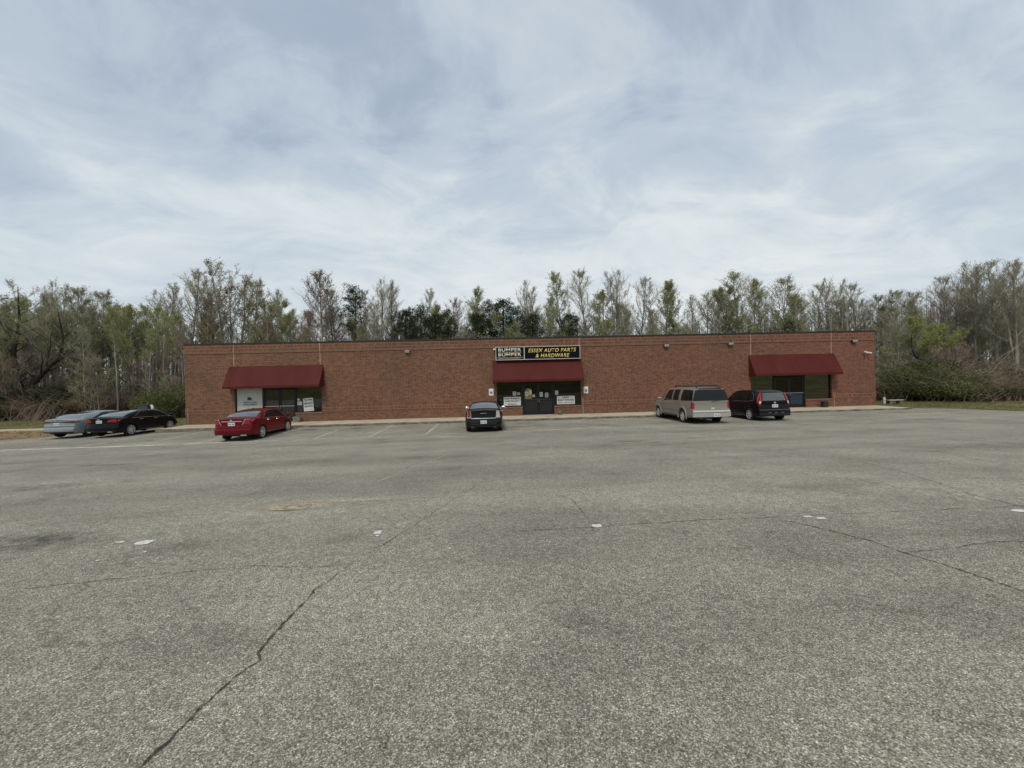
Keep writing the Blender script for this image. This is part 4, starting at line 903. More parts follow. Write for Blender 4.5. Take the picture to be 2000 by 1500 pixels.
for s_ in (1, -1):
    c.cap('tail_light', TAIL, [(s_*.86, .76), (s_*.965, .76), (s_*.955, 1.13), (s_*.865, 1.13)], off=.014, nu=3)
    c.patch('tail_light', TAIL, [(.02, 2.35), (.16, 2.35), (.16, 3.6), (.02, 3.6)], s_, off=.012)
    c.patch('side_window', PGLASS, [(.05, 4.06), (1.42, 4.06), (1.36, 4.92), (.10, 4.92)], s_)
    c.patch('side_window', PGLASS, [(1.72, 4.06), (2.42, 4.06), (2.38, 4.92), (1.68, 4.92)], s_, nu=6)
    c.patch('side_window', SGLASS, [(2.60, 4.06), (3.66, 4.06), (3.20, 4.88), (2.55, 4.92)], s_)
    for y in (1.60, 2.52, 3.62): lineseg(c, 'door_seam', BLKP, [(y, 1.2), (y, 4.0)], s_, .005)
    lineseg(c, 'side_moulding', mat('moulding', (.17, .155, .13), .5), [(1.75, 1.95), (4.0, 1.95)], s_, .03, .012)
    for wy in c.wh:
        mb = MB()
        Ra = c.R+.055; vs = []
        for k in range(19):
            a_ = R(-12+204*k/18); x = c.W*s_
            for rr, dx in ((Ra+.0, -.02), (Ra+.0, .03), (Ra+.09, .03), (Ra+.10, -.005)): vs.append((x+dx*s_, wy+rr*math.cos(a_), c.R+rr*math.sin(a_)))
        mb.add(vs, [(4*k+j, 4*k+4+j, 4*k+5+j, 4*k+1+j) for k in range(18) for j in range(3)])
        mb.build('fender_flare', pw, c.root, smooth=True)
    rk = MB(); x = .60*s_; rk.tube([(x, .35, 1.88), (x, .45, 1.985), (x, 2.75, 1.995), (x, 2.9, 1.90)], .03, 8); rk.tube([(x, 1.5, 1.9), (x, 1.5, 1.96)], .02, 6); rk.build('roof_rail', BLKP, c.root)
    mb = MB(); mb.box(s_*.94 if s_ > 0 else -1.04, 1.04 if s_ > 0 else -.94, 1.9, 3.9, .33, .37); mb.build('running_board', BLKP, c.root)
rk = MB()
for y in (.75, 2.35): rk.tube([(-.6, y, 1.99), (.6, y, 1.99)], .026, 8)
rk.build('roof_crossbar', BLKP, c.root)
c.cap('spoiler_lip', BLKP, [(-.62, 1.83), (.62, 1.83), (.58, 1.87), (-.58, 1.87)], off=.03, thick=.05)
mb = MB(); p = c.deform(0, 0, 1.22); mb.tube([(.05, p.y-.03, 1.17), (.12, p.y-.04, 1.21), (.50, p.y-.03, 1.245)], .011, 5); mb.tube([(.05, p.y+.0, 1.17), (.05, p.y-.04, 1.17)], .022, 8, True); mb.build('wiper', BLKP, c.root)
c.cap('hatch_handle', mat('pale_handle', (.60, .58, .5), .3), [(-.02, .79), (.16, .79), (.15, .87), (-.01, .87)], off=.03, nu=2, nv=1, thick=.03)
mb = MB(); mb.tube([(-.35, .25, .33), (-.35, -.02, .31)], .035, 8); mb.box(-.07, .07, .1, .5, .28, .38); mb.build('exhaust', UNDER, c.root)
c.plate(.485, .22, yoff=.082)
# black compact suv
bp_ = paint('deep_black_paint', (.007, .005, .007), .1, .3)
o = dict(L=4.52, W=1.82, H=1.68, wb=2.62, R=.345, ov=.92, sill=.27, bow=.12,
   top=[(0, 1.55), (.15, 1.60), (.6, 1.66), (1.5, 1.68), (2.2, 1.66), (2.55, 1.58), (3.35, 1.13), (3.6, 1.08), (4.2, .95), (4.4, .85), (4.52, .7)],
   belt=[(0, 1.10), (1.2, 1.05), (3.2, .98), (4.0, .88), (4.52, .62)], wr=[(0, .70), (.3, .73), (1.2, .74), (2.4, .73), (3.35, .82), (4.52, .80)],
   plan=[(0, .92), (.2, .97), (.6, 1), (3.8, 1), (4.3, .94), (4.52, .86)], rear=[(.25, .05), (.4, 0), (.62, 0), (.66, .08), (1.05, .10), (1.7, .34)])
c = suv('parked_suv', 'black compact suv with tall red tail lights by the right shop', 14.68, 21.9, -.05, bp_, o)
c.wheels(RIMS, 7, .66); c.mirror(3.05, 1.10, bp_, 1.1); handles(c, (1.35, 2.25))
c.toppatch('windscreen', CARGLASS, 3.30, 2.60, 5.05, 5.05)
c.cap('rear_window', mat('pale_reflecting_glass', (.05, .06, .055), .04, spec=1.0, coat=1.0), [(-.64, 1.11), (.64, 1.11), (.55, 1.52), (-.55, 1.52)], off=.010, nu=12)
for s_ in (1, -1):
    c.cap('tail_light', TAIL, [(s_*.73, .86), (s_*.84, .86), (s_*.68, 1.54), (s_*.61, 1.54)], off=.018, nu=3, nv=8)
    c.cap('reverse_lens', CLEAR, [(s_*.72, .96), (s_*.825, .96), (s_*.80, 1.09), (s_*.705, 1.09)], off=.024, nu=3, nv=2)
    c.patch('tail_light', TAIL, [(.02, 3.0), (.14, 3.1), (.14, 4.9), (.02, 4.9)], s_, off=.012)
    c.patch('side_window', SGLASS, [(.42, 4.12), (.92, 4.08), (.88, 4.84), (.62, 4.62)], s_, nu=5)
    c.patch('side_window', SGLASS, [(.99, 4.08), (1.88, 4.08), (1.84, 4.90), (.95, 4.88)], s_)
    c.patch('side_window', SGLASS, [(1.96, 4.08), (3.02, 4.10), (2.42, 4.88), (1.92, 4.90)], s_)
    lineseg(c, 'window_trim', CHROME, [(3.0, 4.02), (1.0, 4.02), (.42, 4.06), (.55, 4.6), (.9, 4.92)], s_, .006, .008)
    for y in (1.92, ): lineseg(c, 'door_seam', BLKP, [(y, 1.2), (y, 4.0)], s_, .005)
    lineseg(c, 'door_seam', BLKP, [(1.32, 1.8), (1.1, 3.0), (1.0, 4.0)], s_, .005); lineseg(c, 'sill_moulding', mat('grey_moulding', (.07, .07, .07), .5), [(1.4, 1.1), (3.1, 1.1)], s_, .02, .010)
c.cap('bumper_trim', mat('grey_bumper', (.045, .043, .045), .45), [(-.84, .60), (.84, .60), (.82, .67), (-.82, .67)], off=.03, nu=12, thick=.03)
c.cap('bumper_lower', BLKP, [(-.82, .30), (.82, .30), (.84, .46), (-.84, .46)], off=.012, nu=12)
for x in (-.42, -.08, .26): c.cap('reflector', mat('dull_reflector', (.16, .15, .15), .3), [(x, .47), (x+.15, .47), (x+.15, .50), (x, .50)], off=.018, nu=2, nv=1)
mb = MB(); p = c.deform(0, 0, 1.13); mb.tube([(.0, p.y-.02, 1.09), (.10, p.y-.035, 1.10), (.5, p.y-.0, 1.11)], .010, 5); mb.build('wiper', BLKP, c.root)
c.cap('hatch_badge', CHROME, [(-.05, .96), (.05, .96), (.055, 1.04), (-.055, 1.04)], off=.02, nu=2, nv=1)
c.plate(.83, yoff=.02)
mb = MB(); mb.tube([(0, 1.2, 1.67), (0, 1.1, 1.74)], .008, 5); mb.build('antenna', BLKP, c.root)

# ------------------------------------------------------------------ trees
BARK = noisy('grey_bark', (.17, .155, .125), (.33, .31, .26), 3, 6, .95, (1, 1, .25))
BARKD = noisy('dark_bark', (.022, .018, .014), (.06, .05, .04), 3, 6, .95, (1, 1, .3))
BARKW = noisy('pale_bark', (.28, .265, .22), (.46, .44, .38), 3, 6, .9, (1, 1, .3))
TWIG = noisy('twig', (.25, .225, .17), (.41, .375, .295), .6, 3, .95)
TWIGR = noisy('reddish_twig', (.22, .16, .125), (.33, .25, .20), .6, 3, .95)
def leafmat(name, a, b, c3):
    m = mat(name, a, .75, spec=.2); t, p = nodes(m); g = N(t, 'ShaderNodeNewGeometry'); oi = N(t, 'ShaderNodeObjectInfo')
    tc = N(t, 'ShaderNodeTexCoord'); n = N(t, 'ShaderNodeTexNoise', i_Scale=.55, i_Detail=4); L(t, tc.outputs['Object'], n.inputs[0])
    v = mathn(t, 'ADD', mathn(t, 'MULTIPLY', g.outputs['Random Per Island'], .5), mathn(t, 'MULTIPLY', n.outputs[0], .5))
    v = mathn(t, 'ADD', v, mathn(t, 'MULTIPLY', mathn(t, 'SUBTRACT', oi.outputs['Random'], .5), .25))
    cc = ramp(t, v, [(.2, a), (.5, b), (.8, c3)]).outputs[0]; L(t, cc, p.inputs['Base Color'])
    if name != 'pine_needles':
        tl = N(t, 'ShaderNodeBsdfTranslucent'); L(t, cc, tl.inputs[0]); mx = N(t, 'ShaderNodeMixShader'); mx.inputs[0].default_value = .4; L(t, p.outputs[0], mx.inputs[1]); L(t, tl.outputs[0], mx.inputs[2]); L(t, mx.outputs[0], t.nodes['Material Output'].inputs[0])
    return m
LF = dict(
    bud=leafmat('grey_green_buds', (.25, .25, .14), (.37, .37, .21), (.50, .50, .31)),
    fresh=leafmat('fresh_leaves', (.22, .245, .07), (.33, .36, .11), (.45, .48, .18)),
    olive=leafmat('olive_leaves', (.17, .18, .075), (.26, .27, .115), (.36, .37, .18)),
    red=leafmat('reddish_buds', (.20, .13, .09), (.28, .19, .13), (.35, .26, .18)),
    brown=leafmat('brown_green_leaves', (.20, .16, .07), (.30, .24, .11), (.35, .32, .15)),
    pine=leafmat('pine_needles', (.018, .028, .011), (.040, .056, .022), (.08, .10, .04)),
    bush=leafmat('bush_leaves', (.055, .066, .024), (.13, .145, .05), (.22, .23, .09)))
def leafquad(mb, p, s, rnd):
    a = Vector((rnd.gauss(0, 1), rnd.gauss(0, 1), rnd.gauss(0, 1))).normalized(); b = a.cross(Vector((rnd.gauss(0, 1), rnd.gauss(0, 1), rnd.gauss(0, 1)))).normalized()
    mb.add([p-a*s, p+b*s*.55, p+a*s, p-b*s*.55], [(0, 1, 2, 3)])
PROTO = {}
def mesh_of(mb, name, m, smooth=False):
    o = mb.build(name, m, None, smooth); me = o.data; bpy.data.objects.remove(o); return me
def make_tree(key, seed, H=16, spread=.20, base=.35, n1=34, n2=6, n3=4, leaf='bud', nleaf=2, ls=.09, tr=.17, asc=.75, bark=None, twig=None, trunks=1, shape=0.0, tw=.010, lean=0, limbs=None, droop=0):
    rnd = random.Random(seed); T = MB(); B = MB(); F = MB()
    def bend(p, d, ln, k, up_, r0, r1, mb, n, wob=.07):
        pts = [p]; d = d.copy()
        for i in range(k):
            d = (d+Vector((rnd.gauss(0, wob), rnd.gauss(0, wob), rnd.gauss(0, wob)*.6+up_/k))).normalized(); pts.append(pts[-1]+d*ln/k)
        mb.tube(pts, [r0+(r1-r0)*i/k for i in range(k+1)], n); return pts
    if limbs: trunks = len(limbs)
    for tk in range(trunks):
        ox, oy = (rnd.uniform(-.3, .3), rnd.uniform(-.3, .3)) if trunks > 1 else (0, 0)
        Ht = H*(1 if tk == 0 else rnd.uniform(.8, .97)); k = 12; lx, ly = (rnd.gauss(0, .03), rnd.gauss(0, .03)) if trunks == 1 else (rnd.gauss(0, .055), rnd.gauss(0, .055))
        pts = []; wx = wy = 0
        for i in range(k+1):
            t = i/k; wx += rnd.gauss(0, .05); wy += rnd.gauss(0, .05); pts.append(Vector((ox+lx*t*Ht+wx+lean*t*t*Ht, oy+ly*t*Ht+wy, -.4+t*(Ht+.4))))
        tr_ = tr
        if limbs:
            base_ = [Vector(q) for q in limbs[tk][0]]; n_ = len(base_)-1; pts = [base_[min(n_-1, int(i/k*n_))].lerp(base_[min(n_-1, int(i/k*n_))+1], i/k*n_-min(n_-1, int(i/k*n_))) for i in range(k+1)]; tr_ = limbs[tk][1]
        T.tube(pts, [tr_*(1-.93*(i/k)**1.1)*(1.25 if i == 0 else 1) for i in range(k+1)], 7)
        def at(t):
            x = t*k; i = min(k-1, int(x)); return pts[i].lerp(pts[i+1], x-i)
        for j in range(n1//trunks):
            t = base+(1-base-.02)*((j+rnd.random())/(n1//trunks)); u = (t-base)/(1-base)
            prof = (math.sin(math.pi*(.18+.80*u**(1-shape*.5)))**.8)*(1-.25*u)
            if rnd.random() < .15: prof *= rnd.uniform(.4, .7)
            ln = H*spread*prof*rnd.uniform(.75, 1.15)+.3; an = rnd.uniform(0, 6.283)
            el = asc-.08+rnd.gauss(0, .12)+u*.35
            d = Vector((math.cos(an)*math.cos(el), math.sin(an)*math.cos(el), math.sin(el)))
            ln = min(ln, ((1-t)*Ht*1.0+.5)/max(.45, math.sin(min(1.45, el+.22))))
            p = at(t); r0 = max(.018, tr*(1-t)*.42+.012)
            bp = bend(p, d, ln, 5, .45, r0, tw, T if r0 > .03 else B, 4)
            for q in range(n2):
                tt = .25+.75*(q+rnd.random())/n2; x = tt*5; i = min(4, int(x)); p2 = bp[i].lerp(bp[i+1], x-i); dd = (bp[i+1]-bp[i]).normalized()
                d2 = (dd*.85+Vector((rnd.gauss(0, .42), rnd.gauss(0, .42), rnd.gauss(.28, .3)))).normalized()
                b2 = bend(p2, d2, ln*rnd.uniform(.22, .42), 3, .35, tw*1.1, tw*.6, B, 3)
                for w in range(n3):
                    x = rnd.uniform(.4, 3); i = min(2, int(x)); p3 = b2[i].lerp(b2[i+1], x-i)
                    d3 = (d2*.8+Vector((rnd.gauss(0, .45), rnd.gauss(0, .45), rnd.gauss(.3, .3)))).normalized(); l3 = rnd.uniform(.25, .6)*(.6+ln*.12)
                    B.tube([p3, p3+d3*l3], [tw*.7, tw*.45], 3)
                    for z in range(nleaf): leafquad(F, p3+d3*l3*rnd.uniform(.2, 1.1)+Vector((rnd.gauss(0, .07), rnd.gauss(0, .07), rnd.gauss(0, .07))), ls*rnd.uniform(.6, 1.3), rnd)
    PROTO[key] = [('trunk', mesh_of(T, 'trunk', bark or BARK, True)), ('branches', mesh_of(B, 'branches', twig or TWIG))]
    if F.f: PROTO[key].append(('foliage', mesh_of(F, 'foliage', LF[leaf])))
    PROTO[key+'_H'] = H
def make_pine(key, seed, H=14, rad=2.2, base=.3, n=60, clump=46, ls=.19):
    rnd = random.Random(seed); T = MB(); B = MB(); F = MB()
    T.tube([(0, 0, -.4), (rnd.gauss(0, .08), rnd.gauss(0, .08), H*.5), (rnd.gauss(0, .1), 0, H*.97)], [.2, .13, .02], 7)
    for j in range(n):
        t = base+(1-base)*(j/n)**.85; u = (t-base)/(1-base); ln = rad*(1-u)**.7*rnd.uniform(.55, 1.1)+.35; an = j*2.4+rnd.gauss(0, .3); el = .1+.6*u+rnd.gauss(0, .15)
        d = Vector((math.cos(an)*math.cos(el), math.sin(an)*math.cos(el), math.sin(el))); p = Vector((0, 0, t*H*.97)); e = p+d*ln+Vector((0, 0, .25*ln)); mid = p+d*ln*.5
        B.tube([p, mid, e], [.04*(1-u)+.02, .025, .012], 4)
        for c_ in range(2+int(3*(1-u)+rnd.random())):
            cc = (mid.lerp(e, rnd.uniform(.1, 1)) if c_ else e)+Vector((rnd.gauss(0, .25), rnd.gauss(0, .25), rnd.gauss(0, .15)))
            cr_ = rnd.uniform(.28, .5)
            for q in range(clump):
                dv = Vector((rnd.gauss(0, 1), rnd.gauss(0, 1), rnd.gauss(.25, .9))).normalized(); pp = cc+dv*cr_*rnd.uniform(.2, 1)
                a = (dv+Vector((rnd.gauss(0, .4), rnd.gauss(0, .4), rnd.gauss(.3, .3)))).normalized(); b = a.cross(Vector((rnd.gauss(0, 1), rnd.gauss(0, 1), rnd.gauss(0, 1)))).normalized()
                F.add([pp-a*ls*.2, pp+b*ls*.16+a*ls*.4, pp+a*ls, pp-b*ls*.16+a*ls*.4], [(0, 1, 2, 3)])
    PROTO[key] = [('trunk', mesh_of(T, 'trunk', BARKD, True)), ('branches', mesh_of(B, 'branches', BARKD)), ('foliage', mesh_of(F, 'foliage', LF['pine']))]; PROTO[key+'_H'] = H
BTW = noisy('bush_stem', (.055, .048, .036), (.12, .105, .08), 2, 3, .95)
def make_bush(key, seed, rad=1.6, H=1.8, n=2600, ls=.07, leaf='bush', stems=60, twig=None, flat=1.0):
    rnd = random.Random(seed); B = MB(); F = MB(); cl = []
    for i in range(9):
        a = rnd.uniform(0, 6.28); r_ = rad*math.sqrt(rnd.random())*.75; cl.append(Vector((r_*math.cos(a), r_*math.sin(a)*flat, H*rnd.uniform(.25, .7))))
    for i in range(stems):
        a = rnd.uniform(0, 6.28); p = Vector((rnd.gauss(0, rad*.35), rnd.gauss(0, rad*.35)*flat, -.1)); c_ = rnd.choice(cl)
        e = c_+Vector((rnd.gauss(0, rad*.42), rnd.gauss(0, rad*.42), abs(rnd.gauss(0, H*.32)))); mid = p.lerp(e, .5)+Vector((0, 0, H*.25)); B.tube([p, mid, e, e+(e-mid)*.35+Vector((0, 0, -.15*H*rnd.random()))], [.011, .009, .006, .003], 3)
    for i in range(n):
        c_ = rnd.choice(cl); dv = Vector((rnd.gauss(0, 1), rnd.gauss(0, 1), rnd.gauss(0, 1))).normalized()*rnd.uniform(.5, 1.05)**.5
        p = c_+Vector((dv.x*rad*.42, dv.y*rad*.42, dv.z*H*.30))
        if p.z < 0: p.z = abs(p.z)*.5
        leafquad(F, p, ls*rnd.uniform(.5, 1.4), rnd)
    PROTO[key] = [('branches', mesh_of(B, 'branches', twig or BTW)), ('foliage', mesh_of(F, 'foliage', LF[leaf]))]; PROTO[key+'_H'] = H
make_tree('bareA', 1, 17, .20, .38, 48, 9, 6, 'bud', 1, .05, .17)
make_tree('bareB', 2, 17, .22, .32, 60, 9, 6, 'bud', 1, .05, .16, .9, trunks=3)
make_tree('bareC', 3, 17, .14, .42, 44, 8, 6, 'bud', 1, .05, .13, .8)
make_tree('bareD', 4, 17, .22, .30, 50, 9, 6, 'red', 1, .05, .16, .7, twig=TWIGR)
make_tree('budA', 5, 16, .21, .35, 50, 9, 5, 'bud', 3, .055, .16)
make_tree('budB', 6, 16, .17, .30, 48, 9, 5, 'fresh', 3, .06, .15, .85)
make_tree('greenA', 7, 15, .22, .28, 48, 9, 5, 'fresh', 5, .06, .16, .65)
make_tree('greenB', 8, 15, .22, .25, 50, 9, 5, 'olive', 4, .06, .16, .65, trunks=2)
make_tree('brown', 9, 17, .25, .30, 60, 9, 6, 'brown', 3, .065, .18, .8, trunks=3)
make_tree('redA', 10, 16, .21, .28, 50, 9, 6, 'red', 2, .06, .16, .75, twig=TWIGR)
make_tree('pale', 11, 12, .17, .30, 26, 6, 4, 'olive', 1, .08, .12, .35, bark=BARKW, twig=BARKW)
make_tree('fork', 12, 13, .34, .30, 30, 11, 6, 'olive', 3, .07, .30, .6, bark=BARKD, trunks=2)
make_tree('thin', 13, 13, .10, .40, 26, 6, 4, 'bud', 1, .05, .08, .8)
make_tree('thinW', 14, 11, .11, .40, 18, 5, 3, 'olive', 1, .07, .07, .6, bark=BARKW)
make_tree('sapR', 15, 6, .28, .15, 30, 7, 5, 'red', 1, .04, .045, .7, twig=TWIGR, trunks=2)
make_tree('sapG', 16, 6, .28, .15, 30, 7, 5, 'olive', 3, .06, .045, .6, trunks=2)
make_tree('poleA', 17, 15, .13, .55, 32, 8, 5, 'olive', 2, .06, .11, .9)
make_tree('poleB', 18, 15, .12, .60, 28, 8, 5, 'fresh', 3, .06, .10, .9, bark=BARKW)
make_tree('poleC', 19, 14, .12, .50, 30, 7, 5, 'red', 1, .05, .10, .9, twig=TWIGR)
make_tree('forked', 23, 14, .30, .34, 40, 9, 6, 'olive', 1, .055, .3, .55, bark=BARKD, limbs=[([(0,0,-.4),(0,0,1.2),(.3,0,3.4),(1.3,.1,4.7),(2.6,.2,6.2),(2.9,.2,8.2),(2.6,.1,11)], .42), ([(-.1,0,-.4),(-.35,0,2.2),(-.8,-.1,4.4),(-1.0,-.1,7),(-.5,0,9.5),(-.7,.1,13.4)], .34)])
make_tree('forkedG', 24, 11, .26, .42, 40, 9, 6, 'fresh', 6, .07, .2, .6, bark=BARKD, limbs=[([(0,0,-.4),(0,0,3.2),(-.3,0,4.2),(-1.2,0,5.6),(-1.4,0,7.5),(-1.0,0,10)], .20), ([(0,0,3.0),(.5,0,4.2),(1.9,.1,5.0),(2.6,.1,6.2),(2.4,.2,9)], .16)])
make_pine('pineA', 20, 14, 2.3, .30); make_pine('pineB', 21, 13, 2.6, .15, 74); make_pine('pineT', 22, 17, 1.5, .60, 34, 50)
make_bush('bushA', 30, n=7000, ls=.045, stems=90); make_bush('bushB', 31, 2.2, 2.2, 15000, .045, 'bush', 90, flat=.8); make_bush('bushC', 32, 1.4, 1.1, 4500, .035, 'olive', 110); make_bush('bushT', 33, 1.8, 1.6, 1800, .035, 'brown', 200, TWIGR); make_bush('bushD', 34, 1.5, 2.6, 9000, .055, 'pine', 30)
def place(key, X, Y, H, label, cat='tree', name='tree', group=None, rz=None, wide=1.0):
    s = H/PROTO[key+'_H']; r_ = thing(name, label, cat, (X, Y, gz(X, Y)-.05), random.uniform(0, 6.28) if rz is None else rz, group)
    r_.scale = (s*wide, s*wide, s)
    for nm, me in PROTO[key]:
        o = bpy.data.objects.new(nm, me); COL.objects.link(o); o.parent = r_
    return r_
def ray(u, v):
    x = u-1000; y = 749.5-v; c, s = math.cos(RHO), math.sin(RHO); X = (x*c+y*s)/800; V = (-x*s+y*c)/800
    return X*math.cos(PSI)+math.sin(PSI), -X*math.sin(PSI)+math.cos(PSI), V
def sky_tree(u, v, key, D, label, **k):      # a tree whose crown tops out on the sight line (u,v), standing D metres away
    a, b, c = ray(u, v); X, Y = a*D, b*D; H = CAMZ+c*D-gz(X, Y)
    if key == 'pine' : key = 'pineA'
    k.setdefault('wide', WIDE.get(key, 1.15)); return place(key, X, Y, H, label, **k)
WIDE = dict(bareA=1.3, bareB=1.25, bareC=1.25, bareD=1.3, budA=1.35, budB=1.3, greenA=1.3, greenB=1.3, brown=1.3, redA=1.3, pineA=1.25, pineB=1.25, pineT=1.2, thin=1.2, fork=1.1, pale=1.0)
SK = [ # u, top v, kind, distance, label
 (4,553,'greenB',42,'olive leafed tree at the far left edge of the photo'),
 (48,546,'forked',43,'big tree with dark forked trunk at the far left of the wood','fork_tree'),
 (92,556,'bareB',47,'grey bare topped tree just right of the dark forked tree'),
 (128,566,'budA',46,'round olive crowned tree in the left wood'),
 (182,576,'budA',48,'open crowned greenish tree above the blue grey sedan'),
 (165,640,'pale',43,'slender tree with pale trunk and low side branches behind the two left sedans','pale_trunked_tree'),
 (222,604,'budA',50,'low budding tree between the open crowned tree and the bare ones at left'),
 (258,602,'greenA',48,'bright leafed low tree above the black sedan'),
 (300,572,'bareB',56,'bare many stemmed tree left of the tallest bare tree'),
 (364,530,'bareA',56,'tall bare tree rising over the left corner of the store'),
 (328,556,'bareC',58,'narrow bare tree touching the tall tree over the left corner'),
 (400,588,'redA',60,'low reddish tree over the left end of the roof'),
 (452,524,'brown',58,'tallest brown leafed tree standing over the left awning'),
 (420,552,'bareB',60,'bare tree left of the brown leafed one over the left awning'),
 (486,556,'budA',60,'budding tree right of the brown leafed one over the left awning'),
 (522,600,'budB',64,'small greenish tree before the gap in the treeline'),
 (541,568,'bareC',66,'faint thin bare tree standing alone in the gap of the treeline'),
 (568,620,'greenA',62,'low bright green tree in the gap of the treeline'),
 (600,612,'redA',62,'low reddish tree at the foot of the reddish peak'),
 (626,534,'redA',58,'tall pointed reddish tree, second highest left of the middle'),
 (652,572,'bareA',62,'bare tree between the reddish peak and the slim pine'),
 (690,558,'pineT',60,'slim tall pine with tufted top above the bare brick wall','pine_tree'),
 (716,572,'bareD',62,'bare tree touching the slim pine on its right'),
 (738,552,'bareB',60,'wide bare tree right of the slim pine'),
 (762,560,'bareC',62,'narrow bare tree at the right of the wide bare one'),
 (780,612,'redA',62,'low reddish tree left of the first pine clump'),
 (792,604,'pineB',58,'left pine of the first dark pine clump','pine_tree'),
 (822,598,'pineA',57,'tallest pine of the first dark pine clump','pine_tree'),
 (850,612,'pineB',59,'middle pine of the first dark pine clump','pine_tree'),
 (874,606,'pineA',58,'right pine of the first dark pine clump','pine_tree'),
 (832,568,'bareC',68,'thin bare tree poking out above the first pine clump'),
 (846,598,'budB',64,'yellow green tree just behind the first pine clump'),
 (882,588,'bareD',66,'reddish bare tree between the two pine clumps'),
 (925,570,'budB',64,'slender pale tree between the two pine clumps'),
 (932,612,'pineB',58,'leftmost small pine of the second pine clump','pine_tree'),
 (955,590,'pineA',57,'pine above the left end of the store sign','pine_tree'),
 (983,584,'pineB',56,'highest pine of the second pine clump','pine_tree'),
 (1010,600,'pineA',57,'pine above the middle of the store sign','pine_tree'),
 (1040,612,'pineB',58,'rightmost pine of the second pine clump','pine_tree'),
 (1028,553,'bareB',66,'wide bare tree behind the second pine clump'),
 (1062,586,'budB',62,'light green tree between the second pine clump and the poplars'),
 (1101,537,'budB',58,'tall pointed greenish tree above the right end of the store sign'),
 (1111,612,'pineB',57,'small pine at the foot of the pointed greenish tree','pine_tree'),
 (1147,535,'bareA',58,'slender pointed bare tree right of the pointed greenish tree'),
 (1180,574,'greenA',60,'leafing green tree between two tall bare ones'),
 (1206,536,'bareB',58,'wide tall bare tree above the plain wall right of the sign'),
 (1244,548,'bareA',60,'pale bare tree right of the wide tall bare one'),
 (1264,590,'thin',62,'small dark bare tree before the green pair'),
 (1291,554,'budB',58,'left tree of the green pair above the tan suv'),
 (1320,557,'budB',58,'right tree of the green pair above the tan suv'),
 (1352,578,'bareC',64,'faint bare tree right of the green pair'),
 (1376,580,'bareA',62,'spreading bare tree in the dip right of the green pair'),
 (1396,572,'budA',60,'green tinged tree left of the leafy round one'),
 (1418,565,'greenA',58,'leafy round green tree above the black suv'),
 (1446,540,'budA',58,'highest greenish tree left of the right awning'),
 (1468,548,'budB',60,'narrow greenish tree above the left end of the right awning'),
 (1488,550,'bareC',60,'thin bare stemmed tree above the right awning'),
 (1516,551,'budA',58,'peaked greenish tree over the right awning'),
 (1545,580,'greenA',58,'dense green tree right of the peaked one'),
 (1546,626,'pineB',54,'small dark evergreen on the roofline above the right awning','evergreen_tree'),
 (1588,562,'bareA',58,'bare tree left of the tall one by the right corner'),
 (1608,549,'bareB',58,'tall bare tree over the right end of the roof'),
 (1642,588,'greenA',60,'low green tree over the right end of the roof'),
 (1678,558,'bareA',56,'round crowned bare tree directly over the right corner'),
 (1732,580,'budA',54,'greenish tree just right of the store corner'),
 (1765,570,'budA',52,'taller budding tree right of the store corner'),
 (1790,574,'bareA',52,'bare topped tree beside the bright green crown'),
 (1800,612,'forkedG',42,'bright green crown on a dark forked stem in the right wood'),
 (1832,570,'bareD',48,'dark bare tree where the right wood begins to climb'),
 (1856,544,'bareA',46,'bare tree on the rising edge of the right wood'),
 (1888,518,'bareB',45,'tall bare tree right of the rising edge'),
 (1902,530,'bareC',44,'narrow bare tree leaning on the tall one at right'),
 (1944,510,'bareA',42,'highest bare tree of the right wood'),
 (1968,514,'bareC',41,'narrow bare tree beside the highest one of the right wood'),
 (1990,515,'bareB',40,'last tall bare tree at the right edge of the photo'),
]
for t_ in SK:
    sky_tree(*t_[:5], **({'rz': 0} if t_[2] in ('forked', 'forkedG') else {}), name=t_[5] if len(t_) > 5 else 'tree')
rnd = random.Random(99)
LOOK = dict(bareA='bare grey', bareB='bare many stemmed', bareC='narrow bare', bareD='bare reddish grey', budA='pale budding', budB='slim yellow green', greenA='bright green leafing', greenB='olive leafed', redA='reddish brown budding', poleA='tall grey stemmed', poleB='tall pale stemmed', poleC='tall reddish twigged', thin='thin grey', thinW='thin pale barked', sapR='short reddish twiggy', sapG='short olive leafed')
def where(u):
    for lim, ph in ((30, 'at the left edge of the photo'), (75, 'by the dark forked trunk'), (140, 'above the blue grey sedan'), (200, 'above the tail of the black sedan'), (270, 'above the roof of the black sedan'), (330, 'above the bonnet of the black sedan'), (375, 'beside the left corner of the store'),
        (445, 'near the left corner of the store'), (530, 'above the left half of the left awning'), (640, 'above the right half of the left awning'), (720, 'above the brick just right of the left awning'), (800, 'left of the lone wall light'), (880, 'right of the lone wall light'), (965, 'just left of the store sign'), (1050, 'above the left half of the store sign'),
        (1135, 'above the right half of the store sign'), (1210, 'just right of the store sign'), (1290, 'left of the tan suv'), (1360, 'above the tan suv'), (1440, 'above the black suv'), (1540, 'above the left half of the right awning'), (1640, 'above the right half of the right awning'), (1712, 'near the right corner of the store'),
        (1770, 'beside the right corner of the store'), (1830, 'by the bright green crown'), (1880, 'where the right wood climbs'), (1940, 'under the tall bare trees at right'), (3000, 'at the right edge of the photo')):
        if u < lim: return ph
def fill(n, u0, u1, v0, v1, D0, D1, kinds, label, group, cat='tree', name='tree'):
    for i in range(n):
        u = u0+(u1-u0)*(i+rnd.random())/n; kk = rnd.choice(kinds); sky_tree(u, rnd.uniform(v0, v1), kk, rnd.uniform(D0, D1), LOOK[kk]+' '+label+' '+where(u), group=group, cat=cat, name=name)
